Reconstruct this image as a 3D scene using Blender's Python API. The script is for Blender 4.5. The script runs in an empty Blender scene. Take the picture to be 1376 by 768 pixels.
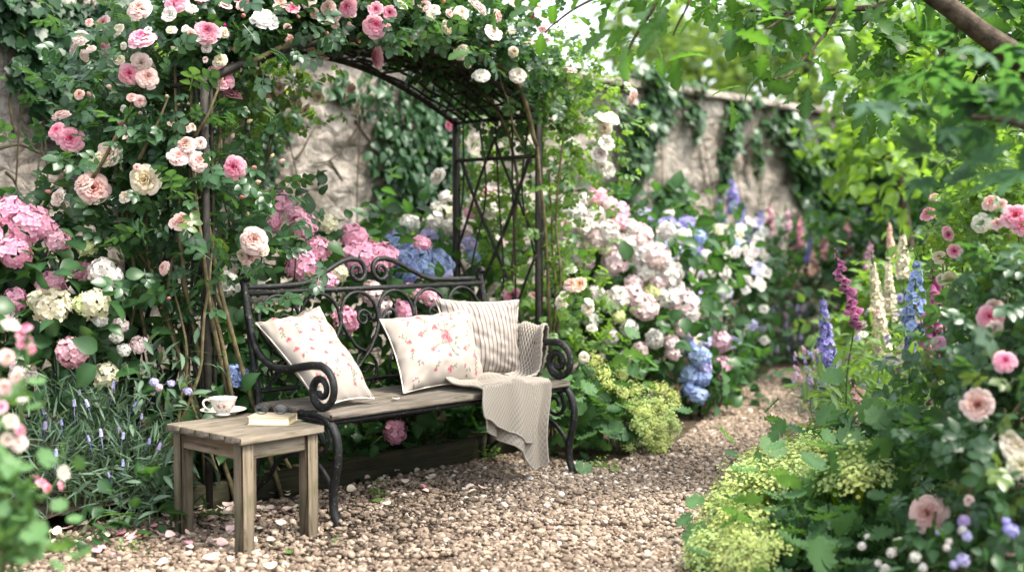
import bpy, math, random
import numpy as np
from mathutils import Vector, Matrix

sc = bpy.context.scene
COL = sc.collection
rng = np.random.default_rng(7)
random.seed(7)
PI = math.pi

# ------------------------------------------------------------------ camera
FPX, W0, H0 = 1608.0, 1376.0, 768.0
PITCH = math.atan(74.0 / FPX)
CAMZ = 1.2
cam_d = bpy.data.cameras.new('camera')
cam = bpy.data.objects.new('camera', cam_d)
COL.objects.link(cam)
cam.location = (0, 0, CAMZ)
cam.rotation_euler = (PI / 2 - PITCH, 0, 0)
cam_d.sensor_width = 36.0
cam_d.lens = 36.0 * FPX / W0
cam_d.clip_start = 0.05
cam_d.clip_end = 400.0
cam_d.dof.use_dof = True
cam_d.dof.focus_distance = 5.25
cam_d.dof.aperture_fstop = cam_d.lens / 1000.0 / 0.034
sc.camera = cam

# ------------------------------------------------------------------ light
SUN_EL, SUN_AZ = math.radians(60), math.radians(112)      # azimuth clockwise from +Y
world = bpy.data.worlds.new("World")
sc.world = world
world.use_nodes = True
wnt = world.node_tree
wbg = wnt.nodes['Background']
sky = wnt.nodes.new('ShaderNodeTexSky')
sky.sky_type = 'NISHITA'
sky.sun_disc = False
sky.sun_elevation = SUN_EL
sky.sun_rotation = SUN_AZ
sky.dust_density = 3.0
sky.air_density = 1.0
sky.ozone_density = 0.6
hs = wnt.nodes.new('ShaderNodeHueSaturation')            # a hazy bright sky: paler than clear blue
hs.inputs['Saturation'].default_value = 0.35
wnt.links.new(sky.outputs[0], hs.inputs['Color'])
wnt.links.new(hs.outputs[0], wbg.inputs[0])
wbg.inputs[1].default_value = 0.15
sun_d = bpy.data.lights.new('sun', 'SUN')
sun_d.energy = 1.8
sun_d.angle = math.radians(14)
sun_d.color = (1.0, 0.93, 0.82)
sun = bpy.data.objects.new('sun', sun_d)
COL.objects.link(sun)
sdir = Vector((math.sin(SUN_AZ) * math.cos(SUN_EL), math.cos(SUN_AZ) * math.cos(SUN_EL), math.sin(SUN_EL)))
sun.rotation_euler = sdir.to_track_quat('Z', 'Y').to_euler()
sc.view_settings.view_transform = 'Standard'
sc.view_settings.look = 'None'
sc.view_settings.gamma = 1.0
sc.view_settings.use_curve_mapping = False
sc.view_settings.exposure = 2.12
cy = sc.cycles
cy.max_bounces = 7
cy.diffuse_bounces = 3
cy.glossy_bounces = 2
cy.transmission_bounces = 4
cy.transparent_max_bounces = 6
cy.caustics_reflective = False
cy.caustics_refractive = False
cy.use_denoising = True

# ------------------------------------------------------------------ helpers: pixels to points
CP, SP = math.cos(PITCH), math.sin(PITCH)
def ray(px, py):
    xc, yc = (px - W0 / 2) / FPX, (H0 / 2 - py) / FPX
    return np.array([xc, CP + yc * SP, -SP + yc * CP])
def D(px, py, Y):
    """Point seen at that pixel at world depth Y."""
    r = ray(px, py)
    return np.array([0, 0, CAMZ]) + r * (Y / r[1])
def G(px, py, z=0.0):
    """Point seen at that pixel on the horizontal plane z."""
    r = ray(px, py)
    return np.array([0, 0, CAMZ]) + r * ((z - CAMZ) / r[2])
def on_lobes(px, py, lobes, push=1.0):
    """Where the sight line first meets the lobes' surface, and the outward normal there."""
    o, d = np.array([0, 0, CAMZ]), ray(px, py)
    d = d / np.linalg.norm(d)
    best = None
    near = None
    for c, r in lobes:
        c, r = np.asarray(c, float), np.asarray(r, float) * push
        oo, dd = (o - c) / r, d / r
        A, B, C = dd @ dd, 2 * oo @ dd, oo @ oo - 1
        q = B * B - 4 * A * C
        tm = -B / (2 * A)
        miss = np.sqrt(max(0, ((oo + dd * tm) @ (oo + dd * tm))))
        if near is None or miss < near[0]:
            near = (miss, tm, (o + d * tm - c) / r)
        if q > 0:
            t = (-B - math.sqrt(q)) / (2 * A)
            if best is None or t < best[0]:
                best = (t, (o + d * t - c) / r / r)
    t, n = best if best else near[1:]
    n = n / (np.linalg.norm(n) + 1e-9)
    return o + d * t, n
def srgb(r, g, b):
    f = lambda c: (c / 12.92 if c <= 0.04045 else ((c + 0.055) / 1.055) ** 2.4)
    return tuple(f(x / 255.0) for x in (r, g, b))
def unit(a):
    return a / (np.linalg.norm(a, axis=-1, keepdims=True) + 1e-9)

# ------------------------------------------------------------------ helpers: meshes
class MB:
    """Collects polygons; build() links them as ONE mesh object."""
    def __init__(s):
        s.V, s.F, s.R, s.T, s.n = [], [], [], [], 0
    def add(s, V, F, r=None, t=None):
        V = np.asarray(V, float).reshape(-1, 3)
        F = [np.asarray(f, int) + s.n for f in (F if isinstance(F, list) else [F])]
        s.V.append(V); s.F += F
        s.R.append(np.broadcast_to(0.5 if r is None else r, (len(V),)))
        s.T.append(np.broadcast_to(0.0 if t is None else t, (len(V),)))
        s.n += len(V)
        return s
    def mesh(s, name, mat, off=(0, 0, 0), smooth=True):
        V = np.concatenate(s.V) - np.asarray(off, float)
        me = bpy.data.meshes.new(name)
        me.vertices.add(len(V))
        me.vertices.foreach_set('co', V.astype(np.float32).ravel())
        loops = np.concatenate([f.ravel() for f in s.F]).astype(np.int32)
        tot = np.concatenate([np.full(len(f), f.shape[1]) for f in s.F]).astype(np.int32)
        start = np.concatenate([[0], np.cumsum(tot)[:-1]]).astype(np.int32)
        me.loops.add(len(loops)); me.loops.foreach_set('vertex_index', loops)
        me.polygons.add(len(tot)); me.polygons.foreach_set('loop_start', start)
        try: me.polygons.foreach_set('loop_total', tot)
        except Exception: pass
        me.update(calc_edges=True)
        if smooth:
            me.polygons.foreach_set('use_smooth', np.ones(len(tot), bool))
        for k, a in (('r', s.R), ('t', s.T)):
            at = me.attributes.new(k, 'FLOAT', 'POINT')
            at.data.foreach_set('value', np.concatenate(a).astype(np.float32))
        if mat: me.materials.append(mat)
        return me
    def build(s, name, mat, parent=None, smooth=True, loc=None):
        off = np.zeros(3)
        if loc is not None: off = np.asarray(loc, float)
        elif parent is not None: off = np.array(parent.get('at', (0, 0, 0)))
        me = s.mesh(name, mat, off, smooth)
        o = bpy.data.objects.new(name, me)
        COL.objects.link(o)
        if parent is not None: o.parent = parent
        elif loc is not None: o.location = loc
        return o
def thing(name, label, cat, loc, group=None):
    o = bpy.data.objects.new(name, None)
    COL.objects.link(o)
    o.empty_display_size = 0.1
    o.location = [float(x) for x in loc]
    o['at'] = [float(x) for x in loc]
    tag(o, label, cat, group)
    return o
def tag(o, label=None, cat=None, group=None, kind=None):
    if label: o['label'] = label
    if cat: o['category'] = cat
    if group: o['group'] = group
    if kind: o['kind'] = kind
    return o
def place(me, name, parent, pos, R, s, color=None):
    """A copy of a shared mesh as one part (or thing) at a world point."""
    o = bpy.data.objects.new(name, me)
    COL.objects.link(o)
    pos = np.asarray(pos, float)
    if parent is not None:
        o.parent = parent
        pos = pos - np.array(parent['at'])
    M = np.eye(4); M[:3, :3] = np.asarray(R) * s; M[:3, 3] = pos
    o.matrix_basis = Matrix(M.tolist())
    if color: o.color = (*color[:3], 1)
    return o
def frame(n, roll=None):
    """Rotation whose Z is n."""
    n = unit(np.asarray(n, float))
    a = unit(np.cross([0.3, 0.2, 0.9] if abs(n[2]) < 0.9 else [1, 0, 0], n))
    b = np.cross(n, a)
    q = random.uniform(0, 2 * PI) if roll is None else roll
    return np.stack([a * math.cos(q) + b * math.sin(q), -a * math.sin(q) + b * math.cos(q), n], 1)
def smooth_path(P, k=6):
    """Catmull-Rom through the points."""
    P = np.asarray(P, float)
    Q = np.vstack([2 * P[0] - P[1], P, 2 * P[-1] - P[-2]])
    out = []
    for i in range(len(P) - 1):
        a, b, c, d = Q[i:i + 4]
        t = np.linspace(0, 1, k, endpoint=False)[:, None]
        out.append(0.5 * (2 * b + (c - a) * t + (2 * a - 5 * b + 4 * c - d) * t ** 2 + (3 * b - a - 3 * c + d) * t ** 3))
    out.append(P[-1:])
    return np.vstack(out)
def tube(mb, P, rad, seg=8, r=None, flat=1.0, cap=True):
    P = np.asarray(P, float); n = len(P)
    rad = np.broadcast_to(rad, (n,))
    T = unit(np.gradient(P, axis=0))
    ref = np.array([0, 0, 1.0]) if abs(T[0][2]) < 0.9 else np.array([1.0, 0, 0])
    A = np.zeros_like(P); a = ref
    for i in range(n):
        a = a - T[i] * (a @ T[i]); a = a / (np.linalg.norm(a) + 1e-9); A[i] = a
    B = np.cross(T, A)
    q = np.linspace(0, 2 * PI, seg, endpoint=False)
    V = P[:, None] + rad[:, None, None] * (np.cos(q)[None, :, None] * A[:, None] + flat * np.sin(q)[None, :, None] * B[:, None])
    i = np.arange(n - 1)[:, None] * seg; j = np.arange(seg)[None]
    k = (j + 1) % seg
    F = np.stack([i + j, i + k, i + seg + k, i + seg + j], -1).reshape(-1, 4)
    Fs = [F]
    if cap and seg > 2:
        Fs += [np.arange(seg)[::-1][None], (np.arange(seg) + (n - 1) * seg)[None]]
    mb.add(V.reshape(-1, 3), Fs, r)
    return mb
def box(mb, c, size, R=None, r=None, bev=0.004):
    """A box with chamfered edges, centred at c."""
    h = np.asarray(size, float) / 2
    b = min(bev, h.min() * 0.4)
    V, idx = [], {}
    for sx in (-1, 1):
        for sy in (-1, 1):
            for sz in (-1, 1):
                for ax in range(3):
                    p = np.array([sx, sy, sz]) * (h - b)
                    p[ax] = (sx, sy, sz)[ax] * h[ax]
                    idx[(sx, sy, sz, ax)] = len(V); V.append(p)
    F4, F3 = [], []
    for ax in range(3):
        o1, o2 = [(1, 2), (2, 0), (0, 1)][ax]
        for s_ in (-1, 1):
            q = []
            for a, c_ in ((-1, -1), (1, -1), (1, 1), (-1, 1)):
                k = [0, 0, 0]; k[ax] = s_; k[o1] = a; k[o2] = c_
                q.append(idx[(*k, ax)])
            F4.append(q if s_ > 0 else q[::-1])
    for ax in range(3):
        o1, o2 = [(1, 2), (2, 0), (0, 1)][ax]
        for a in (-1, 1):
            for c_ in (-1, 1):
                k0 = [0, 0, 0]; k1 = [0, 0, 0]
                k0[ax], k1[ax] = -1, 1
                for k in (k0, k1): k[o1] = a; k[o2] = c_
                F4.append([idx[(*k0, o1)], idx[(*k1, o1)], idx[(*k1, o2)], idx[(*k0, o2)]])
    for k in [(x, y, z) for x in (-1, 1) for y in (-1, 1) for z in (-1, 1)]:
        F3.append([idx[(*k, 0)], idx[(*k, 1)], idx[(*k, 2)]])
    V = np.array(V)
    if R is not None: V = V @ np.asarray(R).T
    mb.add(V + np.asarray(c, float), [np.array(F4), np.array(F3)], r)
    return mb
def lathe(mb, prof, seg=32, c=(0, 0, 0), t=None):
    prof = np.asarray(prof, float); n = len(prof)
    q = np.linspace(0, 2 * PI, seg, endpoint=False)
    V = np.stack([prof[:, 0, None] * np.cos(q), prof[:, 0, None] * np.sin(q), np.repeat(prof[:, 1, None], seg, 1)], -1)
    i = np.arange(n - 1)[:, None] * seg; j = np.arange(seg)[None]; k = (j + 1) % seg
    mb.add(V.reshape(-1, 3) + np.asarray(c), np.stack([i + j, i + k, i + seg + k, i + seg + j], -1).reshape(-1, 4), None, t)
    return mb
def grid_faces(nu, nv):
    i = np.arange(nu - 1)[:, None] * nv; j = np.arange(nv - 1)[None]
    return np.stack([i + j, i + nv + j, i + nv + j + 1, i + j + 1], -1).reshape(-1, 4)
def vnoise(P, seed=0, scale=1.0):
    """Smooth value noise of 3-D points, about -1..1."""
    P = np.asarray(P, float) * scale + seed * 17.31
    i = np.floor(P).astype(np.int64); f = P - i; f = f * f * (3 - 2 * f)
    out = 0
    for dx in (0, 1):
        for dy in (0, 1):
            for dz in (0, 1):
                h = (i[..., 0] + dx) * 374761393 + (i[..., 1] + dy) * 668265263 + (i[..., 2] + dz) * 2147483647 + seed * 97
                h = (h ^ (h >> 13)) * 1274126177
                h = ((h ^ (h >> 16)) & 0xffff) / 32767.5 - 1
                w = (f[..., 0] if dx else 1 - f[..., 0]) * (f[..., 1] if dy else 1 - f[..., 1]) * (f[..., 2] if dz else 1 - f[..., 2])
                out = out + w * h
    return out
def in_poly(P, poly):
    x, y = P[:, 0], P[:, 1]; poly = np.asarray(poly)[:, :2]
    c = np.zeros(len(P), bool); j = len(poly) - 1
    for i in range(len(poly)):
        a, b = poly[i], poly[j]
        c ^= ((a[1] > y) != (b[1] > y)) & (x < (b[0] - a[0]) * (y - a[1]) / (b[1] - a[1] + 1e-12) + a[0])
        j = i
    return c

# ------------------------------------------------------------------ helpers: materials
def new_mat(name):
    m = bpy.data.materials.new(name); m.use_nodes = True
    nt = m.node_tree
    for n in list(nt.nodes): nt.nodes.remove(n)
    out = nt.nodes.new('ShaderNodeOutputMaterial')
    return m, nt, out
def nd(nt, kind, ins=None, **props):
    n = nt.nodes.new('ShaderNode' + kind)
    for k, v in props.items(): setattr(n, k, v)
    for k, v in (ins or {}).items():
        if hasattr(v, 'is_output'): nt.links.new(v, n.inputs[k])
        else:
            if isinstance(v, tuple) and len(v) == 3 and n.inputs[k].type == 'RGBA': v = (*v, 1)
            n.inputs[k].default_value = v
    return n
def ramp(nt, fac, stops):
    n = nd(nt, 'ValToRGB', {0: fac})
    e = n.color_ramp.elements
    while len(e) < len(stops): e.new(0.5)
    for x, (p, c) in zip(e, stops): x.position = p; x.color = (*c, 1)
    return n.outputs[0]
def attr(nt, name): return nd(nt, 'Attribute', attribute_name=name)
def mixc(nt, f, a, b, mode='MIX'):
    n = nd(nt, 'Mix', data_type='RGBA', blend_type=mode)
    for i, v in ((0, f), (6, a), (7, b)):
        if hasattr(v, 'is_output'): nt.links.new(v, n.inputs[i])
        else: n.inputs[i].default_value = (*v, 1) if isinstance(v, tuple) else v
    return n.outputs[2]
def math_(nt, op, a, b=0.0):
    n = nd(nt, 'Math', {0: a, 1: b}, operation=op); return n.outputs[0]
def finish(nt, out, color, rough=0.6, bump=None, bstr=0.3, bdist=0.01, spec=0.3, metal=0.0, trans=0.0, tcol=None):
    p = nd(nt, 'BsdfPrincipled', {'Base Color': color, 'Roughness': rough, 'Specular IOR Level': spec, 'Metallic': metal})
    if bump is not None:
        b = nd(nt, 'Bump', {'Height': bump, 'Strength': bstr, 'Distance': bdist})
        nt.links.new(b.outputs[0], p.inputs['Normal'])
    s = p.outputs[0]
    if trans:
        t = nd(nt, 'BsdfTranslucent', {'Color': tcol if tcol is not None else color})
        mx = nd(nt, 'MixShader', {0: trans, 1: s, 2: t.outputs[0]})
        s = mx.outputs[0]
    nt.links.new(s, out.inputs[0])
def leaf_mat(name, dark, light, old=None, rough=0.45, trans=0.35, tboost=2.2, spec=0.35):
    """Leaf blade: hue varies leaf by leaf (attribute r); midrib a little paler (attribute t)."""
    m, nt, out = new_mat(name)
    r = attr(nt, 'r').outputs['Fac']
    stops = [(0.0, dark), (0.85, light)]
    if old: stops += [(0.95, light), (1.0, old)]
    c = ramp(nt, r, stops)
    c = mixc(nt, math_(nt, 'MULTIPLY', attr(nt, 't').outputs['Fac'], 0.3), c, tuple(min(1, x * 1.8 + 0.02) for x in light))
    tc = mixc(nt, 1.0, c, (tboost * 1.15, tboost * 1.1, tboost * 0.45), 'MULTIPLY')
    finish(nt, out, c, rough, spec=spec, trans=trans, tcol=tc)
    return m
def petal_mat(name, deep=0.35, pale=0.25, trans=0.3, v0=.86, v1=1.08):
    """Petals take the bloom's own colour; deeper toward the heart, paler at the rim."""
    m, nt, out = new_mat(name)
    base = nd(nt, 'ObjectInfo').outputs['Color']
    t = attr(nt, 't').outputs['Fac']
    r = attr(nt, 'r').outputs['Fac']
    dc = nd(nt, 'HueSaturation', {'Saturation': 1.0 + deep, 'Value': 1.0 - deep * 0.35, 'Color': base}).outputs[0]
    pc = mixc(nt, pale, base, (0.86, 0.82, 0.78))
    c = mixc(nt, t, dc, pc)
    c = nd(nt, 'HueSaturation', {'Hue': nd(nt, 'MapRange', {0: r, 3: 0.488, 4: 0.512}).outputs[0], 'Value': nd(nt, 'MapRange', {0: r, 3: v0, 4: v1}).outputs[0], 'Color': c}).outputs[0]
    finish(nt, out, c, 0.55, spec=0.2, trans=trans)
    return m
def wood_mat(name, c1, c2, c3, axis=0, scale=1.0):
    m, nt, out = new_mat(name)
    co = nd(nt, 'TexCoord').outputs['Object']
    s = [26.0 * scale] * 3; s[axis] = 1.6 * scale
    mp = nd(nt, 'Mapping', {0: co, 3: tuple(s)}).outputs[0]
    n1 = nd(nt, 'TexNoise', {'Vector': mp, 'Scale': 1.6, 'Detail': 8.0, 'Roughness': 0.7}).outputs[0]
    n2 = nd(nt, 'TexNoise', {'Vector': co, 'Scale': 9.0, 'Detail': 4.0}).outputs[0]
    mp3 = nd(nt, 'Mapping', {0: co, 3: tuple(x * 2.2 for x in s)}).outputs[0]
    n3 = nd(nt, 'TexNoise', {'Vector': mp3, 'Scale': 2.0, 'Detail': 3.0}).outputs[0]
    c = ramp(nt, n1, [(0.3, c1), (0.5, c2), (0.72, c3)])
    c = mixc(nt, ramp(nt, n2, [(0.52, (0, 0, 0)), (0.72, (0.7, 0.7, 0.7))]), c, tuple(x * y for x, y in zip(c2, (0.5, 0.62, 0.42))))
    c = mixc(nt, ramp(nt, n3, [(0.3, (0.85, 0.85, 0.85)), (0.4, (0, 0, 0))]), c, tuple(x * 0.22 for x in c1))
    finish(nt, out, c, 0.8, bump=math_(nt, 'ADD', n1, n3), bstr=0.6, bdist=0.004, spec=0.2)
    return m
M = {}
M['iron'] = (lambda: None)()
def _iron():
    m, nt, out = new_mat('iron')
    co = nd(nt, 'TexCoord').outputs['Object']
    n = nd(nt, 'TexNoise', {'Vector': co, 'Scale': 26.0, 'Detail': 6.0, 'Roughness': 0.7}).outputs[0]
    n2 = nd(nt, 'TexNoise', {'Vector': co, 'Scale': 85.0, 'Detail': 5.0}).outputs[0]
    c = ramp(nt, n, [(0.45, (0.006, 0.0065, 0.007)), (0.6, (0.014, 0.0145, 0.014)), (0.74, (0.07, 0.064, 0.055))])
    c = mixc(nt, ramp(nt, n2, [(0.62, (0, 0, 0)), (0.7, (0.7, 0.7, 0.7))]), c, (0.17, 0.145, 0.115))
    finish(nt, out, c, 0.55, bump=n2, bstr=0.7, bdist=0.003, spec=0.3)
    return m
M['iron'] = _iron()
def _rust():
    m, nt, out = new_mat('arbor_iron')
    co = nd(nt, 'TexCoord').outputs['Object']
    n = nd(nt, 'TexNoise', {'Vector': co, 'Scale': 18.0, 'Detail': 6.0, 'Roughness': 0.7}).outputs[0]
    c = ramp(nt, n, [(0.4, (0.014, 0.012, 0.011)), (0.6, (0.032, 0.026, 0.02)), (0.75, (0.075, 0.055, 0.04))])
    finish(nt, out, c, 0.7, bump=n, bstr=0.5, bdist=0.004, spec=0.3)
    return m
M['arbor'] = _rust()
M['wood_x'] = wood_mat('bench_wood', (0.075, 0.06, 0.045), (0.15, 0.126, 0.1), (0.26, 0.228, 0.188), 0)
M['wood_table'] = wood_mat('table_wood', (0.075, 0.06, 0.043), (0.16, 0.132, 0.098), (0.26, 0.225, 0.175), 0)
M['wood_leg'] = wood_mat('table_leg_wood', (0.07, 0.055, 0.036), (0.14, 0.112, 0.076), (0.225, 0.185, 0.132), 2)
M['board'] = wood_mat('edging_wood', (0.012, 0.01, 0.006), (0.024, 0.022, 0.011), (0.04, 0.04, 0.02), 0)
def _bark(name, c1, c2):
    m, nt, out = new_mat(name)
    co = nd(nt, 'TexCoord').outputs['Object']
    n = nd(nt, 'TexNoise', {'Vector': co, 'Scale': 22.0, 'Detail': 6.0, 'Roughness': 0.65}).outputs[0]
    c = ramp(nt, n, [(0.35, c1), (0.65, c2)])
    finish(nt, out, c, 0.85, bump=n, bstr=0.7, bdist=0.012, spec=0.15)
    return m
M['bark'] = _bark('bark', (0.03, 0.022, 0.015), (0.1, 0.078, 0.055))
M['cane'] = _bark('rose_cane', (0.06, 0.05, 0.025), (0.17, 0.14, 0.075))
M['stem'] = _bark('green_stem', (0.035, 0.07, 0.02), (0.09, 0.15, 0.045))
M['twig'] = _bark('brown_twig', (0.03, 0.024, 0.014), (0.075, 0.06, 0.035))
M['rose_leaf'] = leaf_mat('rose_leaf', (0.010, 0.036, 0.018), (0.036, 0.09, 0.034), (0.11, 0.16, 0.04), rough=0.33, spec=.5)
M['rose_leaf_light'] = leaf_mat('light_rose_leaf', (0.035, 0.085, 0.018), (0.1, 0.18, 0.04), (0.2, 0.24, 0.05), rough=0.42, trans=0.42)
M['hyd_leaf'] = leaf_mat('hydrangea_leaf', (0.009, 0.035, 0.012), (0.034, 0.092, 0.027), (0.12, 0.19, 0.04), rough=0.38)
M['ivy_leaf'] = leaf_mat('ivy_leaf', (0.008, 0.03, 0.014), (0.03, 0.08, 0.028), (0.07, 0.12, 0.03), rough=0.38)
M['oak_leaf'] = leaf_mat('oak_leaf', (0.012, 0.045, 0.010), (0.042, 0.105, 0.02), (0.11, 0.17, 0.03), rough=0.4, trans=0.45, tboost=2.6)
M['maple_leaf'] = leaf_mat('maple_leaf', (0.018, 0.062, 0.03), (0.045, 0.115, 0.045), rough=0.5, trans=0.4)
M['hazel_leaf'] = leaf_mat('hazel_leaf', (0.05, 0.12, 0.02), (0.13, 0.22, 0.045), (0.22, 0.28, 0.06), rough=0.42, trans=0.45)
M['dark_leaf'] = leaf_mat('dark_leaf', (0.01, 0.035, 0.014), (0.03, 0.075, 0.025), rough=0.45)
M['lav_leaf'] = leaf_mat('lavender_leaf', (0.028, 0.06, 0.034), (0.085, 0.14, 0.085), rough=0.6, trans=0.25, tboost=1.6)
M['lance_leaf'] = leaf_mat('border_leaf', (0.045, 0.1, 0.025), (0.12, 0.21, 0.05), (0.2, 0.27, 0.07), rough=0.5)
M['mantle_leaf'] = leaf_mat('mantle_leaf', (0.03, 0.09, 0.034), (0.09, 0.185, 0.068), rough=0.6, trans=0.3)
M['wall_leaf'] = leaf_mat('wall_climber_leaf', (0.016, 0.05, 0.02), (0.055, 0.125, 0.045), (0.13, 0.18, 0.05), rough=0.35, spec=.5)
M['far_leaf'] = leaf_mat('far_tree_leaf', (0.05, 0.1, 0.03), (0.14, 0.21, 0.07), rough=0.5, trans=0.5)
M['petal'] = petal_mat('rose_petal', 0.55, 0.45, 0.35)
M['spike'] = petal_mat('spike_petal', 0.35, 0.3, 0.3, .45, 1.25)
M['floret'] = petal_mat('floret_petal', 0.12, 0.35, 0.3)

# ------------------------------------------------------------------ leaf shapes (length 1 along +Y, face up +Z)
def blade(profile, fold=0.25, curve=0.25, wav=0.0):
    """Strip leaf from a list of (t, half width): midrib and two edges, folded and curled."""
    P = np.asarray(profile, float); n = len(P)
    t, w = P[:, 0], P[:, 1]
    z = -curve * t ** 2
    k = np.arange(n)
    e = wav * np.where(k % 2, 1, -1)
    V = np.stack([np.stack([-w, t, z + w * fold + e], 1), np.stack([0 * t, t, z], 1), np.stack([w, t, z + w * fold - e], 1)], 1).reshape(-1, 3)
    a = np.arange(n - 1) * 3
    F = np.vstack([np.stack([a, a + 1, a + 4, a + 3], 1), np.stack([a + 1, a + 2, a + 5, a + 4], 1)])
    T = np.tile([0, 1, 0], n).astype(float)
    return V, [F], T
def fan(radii, cup=0.15, ruffle=0.04, base=0.0):
    """Round or palmate leaf: rim radius by angle around the stalk point."""
    n = len(radii); q = np.linspace(-PI * 0.5 + 0.12, 1.5 * PI - 0.12, n)
    rr = np.asarray(radii)
    rim = np.stack([rr * np.cos(q), rr * np.sin(q), cup * rr ** 2 + ruffle * np.cos(np.arange(n) * PI)], 1)
    mid = np.stack([0.5 * rr * np.cos(q), 0.5 * rr * np.sin(q), cup * 0.25 * rr ** 2 - ruffle * 0.5 * np.cos(np.arange(n) * PI)], 1)
    V = np.vstack([[[0, 0, 0]], mid, rim])
    i = np.arange(n - 1)
    V[:, 1] += base
    return V, [np.stack([i * 0, 1 + i, 2 + i], 1), np.stack([1 + i, 1 + n + i, 2 + n + i, 2 + i], 1)], np.r_[0.6, np.full(n, 0.25), np.zeros(n)]
def merge_tpl(parts):
    V, F, T, n = [], {}, [], 0
    for v, fs, t in parts:
        for f in fs: F.setdefault(f.shape[1], []).append(f + n)
        V.append(v); T.append(t); n += len(v)
    return np.vstack(V), [np.vstack(f) for f in F.values()], np.concatenate(T)
def moved(tpl, ang=0.0, s=1.0, at=(0, 0, 0), tilt=0.0):
    v, f, t = tpl
    c, s_ = math.cos(ang), math.sin(ang)
    v = v * s
    ct, st = math.cos(tilt), math.sin(tilt)
    v = np.stack([v[:, 0], v[:, 1] * ct - v[:, 2] * st, v[:, 1] * st + v[:, 2] * ct], 1)
    v = np.stack([v[:, 0] * c - v[:, 1] * s_, v[:, 0] * s_ + v[:, 1] * c, v[:, 2]], 1) + np.asarray(at)
    return v, f, t
OVATE = [(0, .02), (.12, .2), (.3, .32), (.5, .34), (.7, .26), (.88, .12), (1, .0)]
L = {}
L['ovate'] = blade([(a, b) for a, b in OVATE], 0.3, 0.25)
L['hydrangea'] = blade([(0, .02), (.1, .2), (.22, .31), (.38, .37), (.54, .36), (.7, .27), (.85, .14), (.95, .05), (1.03, 0)], 0.28, 0.35, 0.012)
_lf = blade([(0, .02), (.15, .24), (.4, .38), (.65, .34), (.88, .16), (1, 0)], 0.25, 0.2)
L['rose'] = merge_tpl([moved(_lf, 0, .42, (0, .6, 0)), moved(_lf, 1.05, .36, (-.02, .52, 0), -.1), moved(_lf, -1.05, .36, (.02, .52, 0), -.1),
                       moved(_lf, 1.15, .32, (-.02, .25, 0), -.15), moved(_lf, -1.15, .32, (.02, .25, 0), -.15),
                       blade([(0, .012), (.35, .012), (.65, .01)], 0, 0)])
L['lance'] = blade([(0, .02), (.15, .08), (.35, .13), (.55, .13), (.75, .09), (.9, .04), (1, 0)], 0.35, 0.35)
L['needle'] = blade([(0, .015), (.3, .05), (.7, .045), (1, 0)], 0.3, 0.2)
L['oak'] = blade([(0, .015), (.08, .05), (.16, .15), (.22, .17), (.29, .09), (.37, .2), (.45, .28), (.52, .15), (.6, .25), (.68, .32), (.75, .17), (.84, .2), (.92, .15), (1, .03)], 0.26, 0.38)
_ml = blade([(0, .05), (.2, .2), (.34, .25), (.4, .17), (.52, .21), (.62, .12), (.74, .12), (1, 0)], 0.15, 0.2)
L['maple'] = merge_tpl([moved(_ml, a, s, (0, 0.05, 0)) for a, s in ((0, 1), (.75, .86), (-.75, .86), (1.5, .6), (-1.5, .6))])
q_ = np.linspace(-PI / 2 + .12, 1.5 * PI - .12, 33)
L['mantle'] = fan(0.52 * (0.74 + 0.22 * np.abs(np.cos((q_ + PI / 2) * 3.5)) + 0.05 * np.cos(np.arange(33) * PI)) * np.clip(np.abs(q_ + PI / 2) * 3 + .3, 0, 1) ** .2, 0.24, 0.05, 0.1)
_iv = [(-90, .12), (-60, .3), (-35, .42), (-10, .5), (10, .36), (28, .42), (45, .6), (62, .45), (76, .55), (90, .85)]
_iv = [(a, r) for a, r in _iv] + [(180 - a, r) for a, r in _iv[-2::-1]]
L['ivy'] = fan(np.interp(np.degrees(np.linspace(-PI / 2 + .12, 1.5 * PI - .12, 19)), [a for a, r in _iv], [r for a, r in _iv]), 0.1, 0.012, 0.1)
L['blob'] = blade([(0, .1), (.3, .3), (.7, .3), (1, .05)], 0.3, 0.3)

def put_leaves(mb, tpl, pos, fwd, nrm, size, r):
    V, F, T = tpl
    y = unit(fwd); x = unit(np.cross(y, nrm)); z = np.cross(x, y)
    R = np.stack([x, y, z], 2)
    P = pos[:, None] + size[:, None, None] * np.einsum('nij,kj->nki', R, V)
    n, k = len(pos), len(V)
    Fs = [(f[None] + (np.arange(n) * k)[:, None, None]).reshape(-1, f.shape[1]) for f in F]
    mb.add(P.reshape(-1, 3), Fs, np.repeat(r, k), np.tile(T, n))
    return mb
def sample_lobes(lobes, n, shell=0.55, seed=0, low=-1.0):
    g = np.random.default_rng(seed)
    C = np.array([c for c, r in lobes], float); Rr = np.array([r for c, r in lobes], float)
    w = (Rr[:, 0] * Rr[:, 1] + Rr[:, 1] * Rr[:, 2] + Rr[:, 0] * Rr[:, 2]); w /= w.sum()
    i = g.choice(len(C), n, p=w)
    d = unit(g.normal(size=(n, 3)))
    d[:, 2] = np.where(d[:, 2] < low, -d[:, 2], d[:, 2])
    rad = shell + (1 - shell) * g.random(n) ** 0.6
    return C[i] + d * Rr[i] * rad[:, None], unit(d / Rr[i]), g
CULL = []                                            # room kept clear of leaves round and before each bloom
def culled(pos, pad):
    bad = np.zeros(len(pos), bool)
    for a, b_, r in CULL:
        ab = b_ - a
        t = np.clip(((pos - a) @ ab) / (ab @ ab), 0, 1)
        bad |= ((pos - a - t[:, None] * ab) ** 2).sum(1) < (r + pad) ** 2
    return bad
DEFER = []
def fol(t, mat, *a, **k):
    DEFER.append(lambda: foliage(*a, **k).build('foliage' if k.get('part') is None else k['part'], M[mat], t))
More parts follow.
